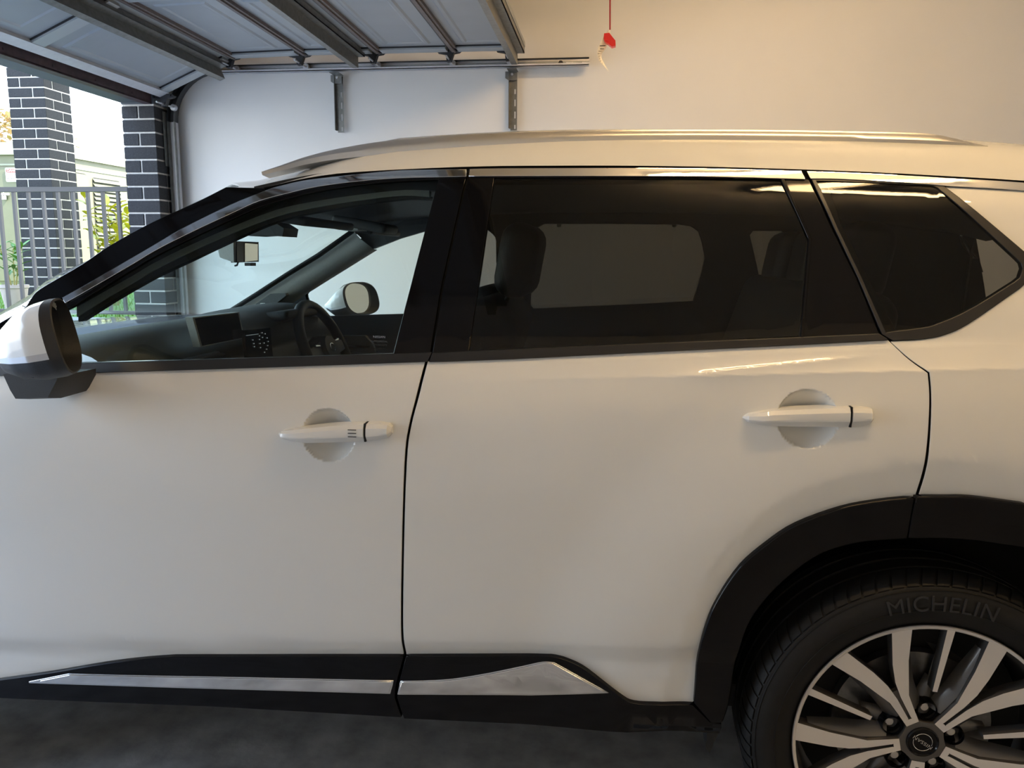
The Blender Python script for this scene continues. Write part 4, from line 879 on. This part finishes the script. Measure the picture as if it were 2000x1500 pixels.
# ================================================================== CABIN
def rbox(name, c, size, bev, m, parent, rot=(0, 0, 0), seg=4):
    bm = bmesh.new(); bmesh.ops.create_cube(bm, size=1); bmesh.ops.scale(bm, vec=size, verts=bm.verts)
    bmesh.ops.bevel(bm, geom=bm.edges[:], offset=bev, segments=seg, profile=.5, affect='EDGES')
    from mathutils import Euler
    bmesh.ops.transform(bm, matrix=Matrix.Translation(c) @ Euler(rot).to_matrix().to_4x4(), verts=bm.verts)
    me = bpy.data.meshes.new(name); bm.to_mesh(me); bm.free(); me.materials.append(M[m]); me.shade_smooth(); me.set_sharp_from_angle(angle=math.radians(40)); return link(name, me, parent)
fw = [(-1.306, 1.187), (-1.15, 1.285), (-.986, 1.38), (-.87, 1.425), (-.77, 1.452), (-.62, 1.468), (-.50, 1.463), (-.462, 1.43), (-.475, 1.125), (-.868, 1.103), (-1.124, 1.092), (-1.29, 1.085)]
fwr = rnd(fw, .015, 2)
t_ = [(-0.3369,1.7,1.1498),(-0.3239,1.7,1.1331),(0.0162,1.7,1.1529),(0.3393,1.7,1.1741),(0.361,1.7,1.2787),(0.3718,1.7,1.3517),(0.353,1.7,1.416),(0.3353,1.7,1.4561),(0.3025,1.7,1.476),(0.2542,1.7,1.4818),(-0.0132,1.7,1.4842),(-0.2692,1.7,1.4826),(-0.3024,1.7,1.4662),(-0.3146,1.7,1.4375)]; rwn = [(p[0], p[2]) for p in t_]
t_ = [(0.5303,1.7,1.4408),(0.5412,1.7,1.4587),(0.6507,1.7,1.4591),(0.6999,1.7,1.4177),(0.7413,1.7,1.3465),(0.7965,1.7,1.2429),(0.8199,1.7,1.1828),(0.6234,1.7,1.1801)]; qwn = [(p[0], p[2]) for p in t_]
t_ = [(1.2924,1.66,1.4581),(1.3357,1.66,1.424),(1.3931,1.66,1.3574),(1.4217,1.66,1.3058),(1.3693,1.66,1.3572),(1.3192,1.66,1.4048)]; swn = [(p[0], p[2]) for p in t_]
fo = [(-1.56, .36), (1.38, .40), (1.5, 1.1), (1.36, 1.44), (.85, 1.505), (.4, 1.53), (-.3, 1.535), (-.65, 1.52), (-.83, 1.488), (-1.07, 1.40), (-1.32, 1.25), (-1.56, 1.10)]
fs_ = panel('far_side_trim', fo, 'trim_dark', car, off=.034, th=-.02, holes=[fwr, rwn, qwn, swn], grid=.09, far=True)
panel('far_side_skin', fo, 'paint', fs_, off=.0, th=.012, holes=[fwr, rwn, qwn, swn], grid=.09, far=True)
panel('far_front_glass', [(x, z) for x, z in fwr], 'glass_far', fs_, off=.012, th=.004, grid=.2, far=True, flange=False)
panel('far_rear_glass', rwn, 'glass_dark2', fs_, off=.012, th=.004, grid=.2, far=True, flange=False)
panel('far_quarter_glass', qwn, 'glass_dark2', fs_, off=.012, th=.004, grid=.2, far=True, flange=False)
panel('far_tail_glass', swn, 'glass_dark2', fs_, off=.012, th=.004, grid=.2, far=True, flange=False)
for q in [(-0.2125,1.66,1.4772),(0.2413,1.66,1.4784)]:
    rbox('blind_hook', q, (.018, .012, .014), .004, 'plastic', fs_)
# far door card
rbox('armrest', (-.82, 1.60, .90), (.55, .10, .06), .02, 'trim_mid', fs_)
dh = [(-1.1212,1.6,1.0215),(-1.0071,1.6,1.0237),(-0.9729,1.6,0.9903),(-0.9627,1.6,0.9563),(-1.1118,1.6,0.9617)]; g = G(); g.prism(dh, (0, .02, 0)); dp = g.build('door_pull_panel', 'trim_mid', fs_, angle=30)
dh = [(-1.0994,1.585,0.9872),(-1.0295,1.585,0.9844),(-0.9859,1.585,0.9831),(-0.9861,1.585,0.9768),(-1.0297,1.585,0.9759),(-1.0996,1.585,0.9808)]; g = G(); g.prism(dh, (0, .012, 0)); g.build('door_lever', 'dark_chrome', dp, smooth=False)
# A-pillar trims
up = [(-1.5779,1.56,1.1192),(-1.4518,1.56,1.1949),(-1.3165,1.56,1.2778),(-1.1836,1.56,1.3551),(-1.0355,1.56,1.4534)]; lo = [(-1.4293,1.6,1.1038),(-1.3379,1.6,1.1542),(-1.2744,1.6,1.1932),(-1.1356,1.6,1.2766),(-0.9625,1.6,1.3793)]
mid = [((a[0] + b[0]) / 2, 1.555, (a[2] + b[2]) / 2) for a, b in zip(up, lo)]
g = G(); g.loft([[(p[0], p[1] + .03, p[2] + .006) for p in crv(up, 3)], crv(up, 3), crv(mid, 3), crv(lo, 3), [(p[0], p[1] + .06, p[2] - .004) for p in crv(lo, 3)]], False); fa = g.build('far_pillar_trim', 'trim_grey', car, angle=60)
sp_ = [(-1.434,1.512,1.1538),(-1.369,1.512,1.1961),(-1.3062,1.512,1.1989),(-1.3022,1.512,1.1908),(-1.3647,1.512,1.1444),(-1.4258,1.512,1.1435)]; g = G(); g.prism(sp_, (0, .03, 0)); g.build('tweeter_cover', 'trim_mid', fa, smooth=False)
sp_ = [(-1.4124,1.508,1.1585),(-1.3906,1.508,1.1598),(-1.393,1.508,1.1536),(-1.4126,1.508,1.1523)]; g = G(); g.prism(sp_, (0, .01, 0)); g.build('badge', 'bright_edge', fa, smooth=False)
ux = [(-1.5672,1.53,1.1256),(-1.4378,1.53,1.2027),(-1.3038,1.53,1.2847),(-1.1722,1.53,1.3612),(-1.0255,1.53,1.4585)]; lx = [(-1.5686,1.55,1.1179),(-1.4385,1.55,1.1934),(-1.3037,1.55,1.2761),(-1.1714,1.55,1.3521),(-1.0281,1.55,1.4491)]; g = G(); g.loft([ux, lx], False); o = g.build('far_pillar_seal', 'black', fa); o.modifiers.new('s', 'SOLIDIFY').thickness = .01
hd = [(-1.0486,1.6,1.4546),(-0.9625,1.6,1.3793),(-0.8531,1.6,1.4207),(-0.7514,1.6,1.4495),(-0.6634,1.6,1.4619),(-0.663,1.6,1.5241),(-0.8939,1.6,1.5138),(-1.0438,1.6,1.473)]; g = G(); g.prism(hd, (0, .03, 0)); g.build('far_header_trim', 'trim_dark', car, smooth=False)
nb1 = crv([(-1.2568,1.2292),(-1.1863,1.2705),(-1.1299,1.3032),(-1.0808,1.3336),(-1.0141,1.3677),(-0.9313,1.4056),(-0.841,1.4434),(-0.7674,1.4676),(-0.6675,1.4855),(-0.5686,1.4984),(-0.483,1.5065),(-0.4242,1.505)], 3); nb2 = crv([(-1.252,1.2082),(-1.1826,1.254),(-1.1265,1.2878),(-1.0776,1.3181),(-1.011,1.3521),(-0.9285,1.3911),(-0.8383,1.4288),(-0.7655,1.4531),(-0.6662,1.4722),(-0.5675,1.4864),(-0.4818,1.4945),(-0.4229,1.4907)], 3); nb3 = crv([(-1.2493,1.1965),(-1.18,1.2422),(-1.124,1.276),(-1.0746,1.3038),(-1.0077,1.3354),(-0.9257,1.3754),(-0.8362,1.4167),(-0.7637,1.4421),(-0.6651,1.4614),(-0.5666,1.4768),(-0.4811,1.4861),(-0.4224,1.4847)], 3)
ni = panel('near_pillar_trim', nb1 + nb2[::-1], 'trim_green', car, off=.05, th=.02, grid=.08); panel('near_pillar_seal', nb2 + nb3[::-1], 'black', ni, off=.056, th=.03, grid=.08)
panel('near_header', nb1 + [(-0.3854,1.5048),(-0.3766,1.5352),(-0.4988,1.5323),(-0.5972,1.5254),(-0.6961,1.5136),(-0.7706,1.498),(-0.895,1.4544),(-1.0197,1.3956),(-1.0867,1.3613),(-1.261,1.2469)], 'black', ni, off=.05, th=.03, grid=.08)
# headliner, visors, overhead console
g = G(); rows = []
for x, z in ((-1.02, 1.475), (-.95, 1.49), (-.7, 1.515), (-.3, 1.53), (.3, 1.53), (.8, 1.515), (1.2, 1.47), (1.36, 1.43)):
    rows.append([(x - .08 * (1 - abs(t)) * (x < -.8), .92 + t * .64, z + .02 * (1 - t * t)) for t in [-1 + k / 8 for k in range(17)]])
g.loft(rows, False); hl = g.build('headliner', 'trim_dark', car, angle=60); hl.modifiers.new('s', 'SOLIDIFY').thickness = .01
rbox('sun_visor', (-.88, .62, 1.452), (.19, .40, .022), .009, 'trim_dark', hl, (0, math.radians(8), 0)); rbox('sun_visor', (-.90, 1.26, 1.447), (.19, .38, .022), .009, 'trim_dark', hl, (0, math.radians(8), 0))
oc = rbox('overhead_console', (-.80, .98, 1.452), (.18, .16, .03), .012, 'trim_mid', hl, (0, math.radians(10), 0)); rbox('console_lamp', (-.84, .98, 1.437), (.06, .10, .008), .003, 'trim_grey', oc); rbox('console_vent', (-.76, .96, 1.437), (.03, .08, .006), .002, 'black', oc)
ch = [(-1.2022,0.92,1.4217),(-1.1662,0.92,1.4447),(-1.07,0.92,1.4612),(-1.0295,0.92,1.437),(-1.0357,0.92,1.4109),(-1.0892,0.92,1.4156),(-1.1415,0.92,1.4121)]; g = G(); g.prism([(p[0], .86, p[2]) for p in ch], (0, .12, 0)); g.build('camera_housing', 'trim_dark', hl, smooth=False)
# rear-view mirror
st = [(-1.2249,0.9,1.4048),(-1.2345,0.9,1.3884),(-1.2645,0.9,1.3849)]; g = G(); g.tube([(-1.2562,0.92,1.3984),(-1.2291,0.92,1.4117),(-1.2248,0.92,1.392),(-1.2219,0.92,1.3788)], .006, 8); g.tube([(-1.2836,0.92,1.3818),(-1.2573,0.92,1.377),(-1.2357,0.92,1.3853)], .009, 8); rv = g.build('mirror_stalk', 'plastic', car)
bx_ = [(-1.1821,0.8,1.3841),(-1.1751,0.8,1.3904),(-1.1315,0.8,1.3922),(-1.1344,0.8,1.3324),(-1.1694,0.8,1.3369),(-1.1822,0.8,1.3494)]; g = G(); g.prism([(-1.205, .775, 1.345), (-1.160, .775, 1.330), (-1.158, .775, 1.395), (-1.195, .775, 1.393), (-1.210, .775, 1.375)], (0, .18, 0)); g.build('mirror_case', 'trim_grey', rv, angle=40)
gx = [(-1.155,0.7933,1.3927),(-1.155,0.9475,1.3895),(-1.155,0.9417,1.3312),(-1.155,0.7867,1.3292)]; g = G(); g.prism([(p[0], p[1], p[2]) for p in gx], (-.02, 0, 0)); g.build('mirror_bezel', 'satin_black', rv, smooth=False)
gx = [(-1.153,0.8437,1.3896),(-1.153,0.9371,1.3877),(-1.153,0.9319,1.3354),(-1.153,0.8378,1.332)]; g = G(); g.prism([(p[0], p[1], p[2]) for p in gx], (-.001, 0, 0)); g.build('mirror_glass', 'mirror', rv, smooth=False)
g = G(); g.tube([(-1.15,0.7834,1.3308),(-1.15,0.7755,1.3215),(-1.15,0.7616,1.3201)], .003, 6); g.box(-1.17, -1.15, .87, .91, 1.318, 1.328); g.build('mirror_lever', 'plastic', rv)
# dashboard
prof = crv([(-1.66, 1.085), (-1.50, 1.125), (-1.34, 1.152), (-1.24, 1.150), (-1.185, 1.118), (-1.165, 1.07), (-1.175, 1.03), (-1.15, 1.00), (-1.145, .93), (-1.20, .84), (-1.24, .60), (-1.30, .40)], 3)
g = G(); rows = []
for k in range(25):
    y = .14 + 1.56 * k / 24; bl = .018 * math.exp(-((y - 1.28) / .20) ** 4)
    rows.append([(x + (.03 if z > 1.1 and y > 1.05 and y < 1.5 else 0), y, z + (bl if z > 1.10 else 0) - .03 * abs((y - .92) / .78) ** 6) for x, z in prof])
g.loft(rows, False); db = g.build('dashboard', 'trim_mid', car, angle=50)
g = G(); g.box(-1.168, -1.142, .17, .62, 1.012, 1.018); g.build('dash_trim_strip', 'dark_chrome', db, smooth=False)
rbox('glovebox', (-1.165, .45, .88), (.05, .44, .16), .012, 'trim_dark', db); rbox('dash_pad', (-1.168, .42, 1.045), (.04, .46, .05), .012, 'trim_dark', db)
rbox('air_vent', (-1.158, .60, 1.045), (.03, .13, .035), .008, 'black', db)
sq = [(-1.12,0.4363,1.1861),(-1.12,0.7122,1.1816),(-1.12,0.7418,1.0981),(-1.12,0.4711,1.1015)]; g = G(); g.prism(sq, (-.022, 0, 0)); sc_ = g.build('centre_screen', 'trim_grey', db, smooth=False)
sq2 = [(-1.119,0.4476,1.1825),(-1.119,0.7031,1.1791),(-1.119,0.7313,1.1016),(-1.119,0.4795,1.1048)]; g = G(); g.prism(sq2, (-.002, 0, 0)); g.build('screen_glass', 'screen', sc_, smooth=False)
cl = [(-1.1,0.6989,1.1278),(-1.1,0.8878,1.1189),(-1.1,0.8986,1.0232),(-1.1,0.7109,1.0402)]; g = G(); g.prism(cl, (-.01, 0, 0)); cu_ = g.build('instrument_cluster', 'screen', db, smooth=False)
def onc(u0, v0): return None
dots = [(-1.098,0.8197,1.1086),(-1.098,0.8422,1.1032),(-1.098,0.8564,1.0885),(-1.098,0.8631,1.0762),(-1.098,0.8579,1.0634),(-1.098,0.8489,1.0528),(-1.098,0.8325,1.0447),(-1.098,0.8037,1.0629),(-1.098,0.8013,1.0762),(-1.098,0.7988,1.0895),(-1.098,0.8,1.1007),(-1.098,0.7512,1.0928),(-1.098,0.7573,1.0809),(-1.098,0.7599,1.071),(-1.098,0.822,1.0936),(-1.098,0.8316,1.0746)]
for p in dots: rbox('dial_mark', p, (.002, .0035, .003), .0005, 'lcd', cu_, seg=1)
ln = [(-1.098,0.7069,1.1115),(-1.098,0.7932,1.1079),(-1.098,0.7931,1.1066),(-1.098,0.7068,1.1102)]; g = G(); g.prism(ln, (-.001, 0, 0)); g.build('dial_mark', 'lcd', cu_, smooth=False)
hz_ = rbox('cluster_hood', (-1.20, 1.26, 1.135), (.16, .36, .035), .016, 'trim_dark', db, (0, math.radians(-6), 0))
# steering wheel
sw = Vector((-1.065, 1.30, .998)); tilt = math.radians(24)
RM = Matrix.Translation(sw) @ Matrix.Rotation(-tilt, 4, 'Y')
ring = [RM @ Vector((0, .185 * math.cos(a), .185 * math.sin(a))) for a in [2 * PI * k / 48 for k in range(48)]]
g = G(); g.tube(ring, .020, 12, closed=True, caps=False); swo = g.build('steering_wheel', 'seat', car, angle=80)
g = G(); hubp = [RM @ Vector((-.02, .078 * math.cos(a) * (1 + .1 * math.cos(2 * a)), .072 * math.sin(a) - .005)) for a in [2 * PI * k / 28 for k in range(28)]]
hub2 = [RM @ Vector((.028, .058 * math.cos(a), .052 * math.sin(a) - .005)) for a in [2 * PI * k / 28 for k in range(28)]]; hub0 = [RM @ Vector((-.06, .05 * math.cos(a), .05 * math.sin(a))) for a in [2 * PI * k / 28 for k in range(28)]]
g.loft([hub0, hubp, hub2], True, False, True); hb = g.build('wheel_hub', 'trim_dark', swo, angle=50)
for a0, a1 in ((.0, .0), (PI, PI), (-PI / 2, -PI / 2)):
    d = Vector((0, math.cos(a0), math.sin(a0))); pq = Vector((0, -math.sin(a0), math.cos(a0))); g = G()
    g.loft([[RM @ (d * r + pq * w2 * s1 + Vector((dx, 0, 0))) for (s1, dx) in ((-1, -.01), (1, -.01), (1, .012), (-1, .012))] for r, w2 in ((.05, .034), (.11, .026), (.178, .018))], True, False, True); g.build('wheel_spoke', 'plastic', swo, angle=40)
g = G(); g.tube([RM @ Vector((.030, .020 * math.cos(a), .016 * math.sin(a))) for a in [2 * PI * k / 24 for k in range(24)]], .0016, 6, closed=True, caps=False); g.build('wheel_emblem', 'chrome', swo)
for s1 in (-1, 1): g = G(); g.tube([RM @ Vector((.016, s1 * .085, .02)), RM @ Vector((.016, s1 * .125, .024))], .005, 8); g.build('wheel_switch', 'bright_edge', swo)
# seats
def seat(y, x=-.52):
    s = rbox('front_seat', (x - .02, y, .62), (.52, .50, .16), .05, 'seat', car, (0, math.radians(-8), 0))
    rbox('backrest', (x + .24, y, .95), (.15, .48, .62), .06, 'seat', s, (0, math.radians(16), 0)); rbox('headrest', (x + .37, y, 1.345), (.10, .27, .19), .045, 'seat', s, (0, math.radians(10), 0))
    for dy in (-.06, .06): g = G(); g.tube([(x + .32, y + dy, 1.20), (x + .355, y + dy, 1.28)], .006, 8); g.build('headrest_post', 'satin_black', s)
seat(.50, -.605); seat(1.34, -.72)
rs = rbox('rear_seat', (.20, .92, .66), (.52, 1.36, .16), .05, 'seat', car, (0, math.radians(-8), 0)); rbox('backrest', (.49, .92, .98), (.15, 1.36, .64), .06, 'seat', rs, (0, math.radians(18), 0))
for y in (.50, .92, 1.34): rbox('headrest', (.605, y, 1.345), (.11, .26, .20), .05, 'seat', rs, (0, math.radians(10), 0))
# etched maker's mark on the front door glass
tm = lambda u, s, b, dz: text(b, s, 'bright_edge', fd, 'glass_etching', Matrix.Translation((u[0], S(u[0], u[2]) + .001, u[2] + dz)) @ Matrix.Rotation(math.radians(24), 4, 'X') @ Matrix.Rotation(PI / 2, 4, 'X'), .0001)
q = [(-0.4935,0.08,1.182)][0]
tm(q, .008, 'NISSAN', .0); tm(q, .006, 'AUTOSPECIAL', -.010); tm(q, .006, 'LAMI SAFETY', -.0175); tm(q, .0045, 'AS2 M53A E1', -.025); tm(q, .0045, '43R-0013', -.031)
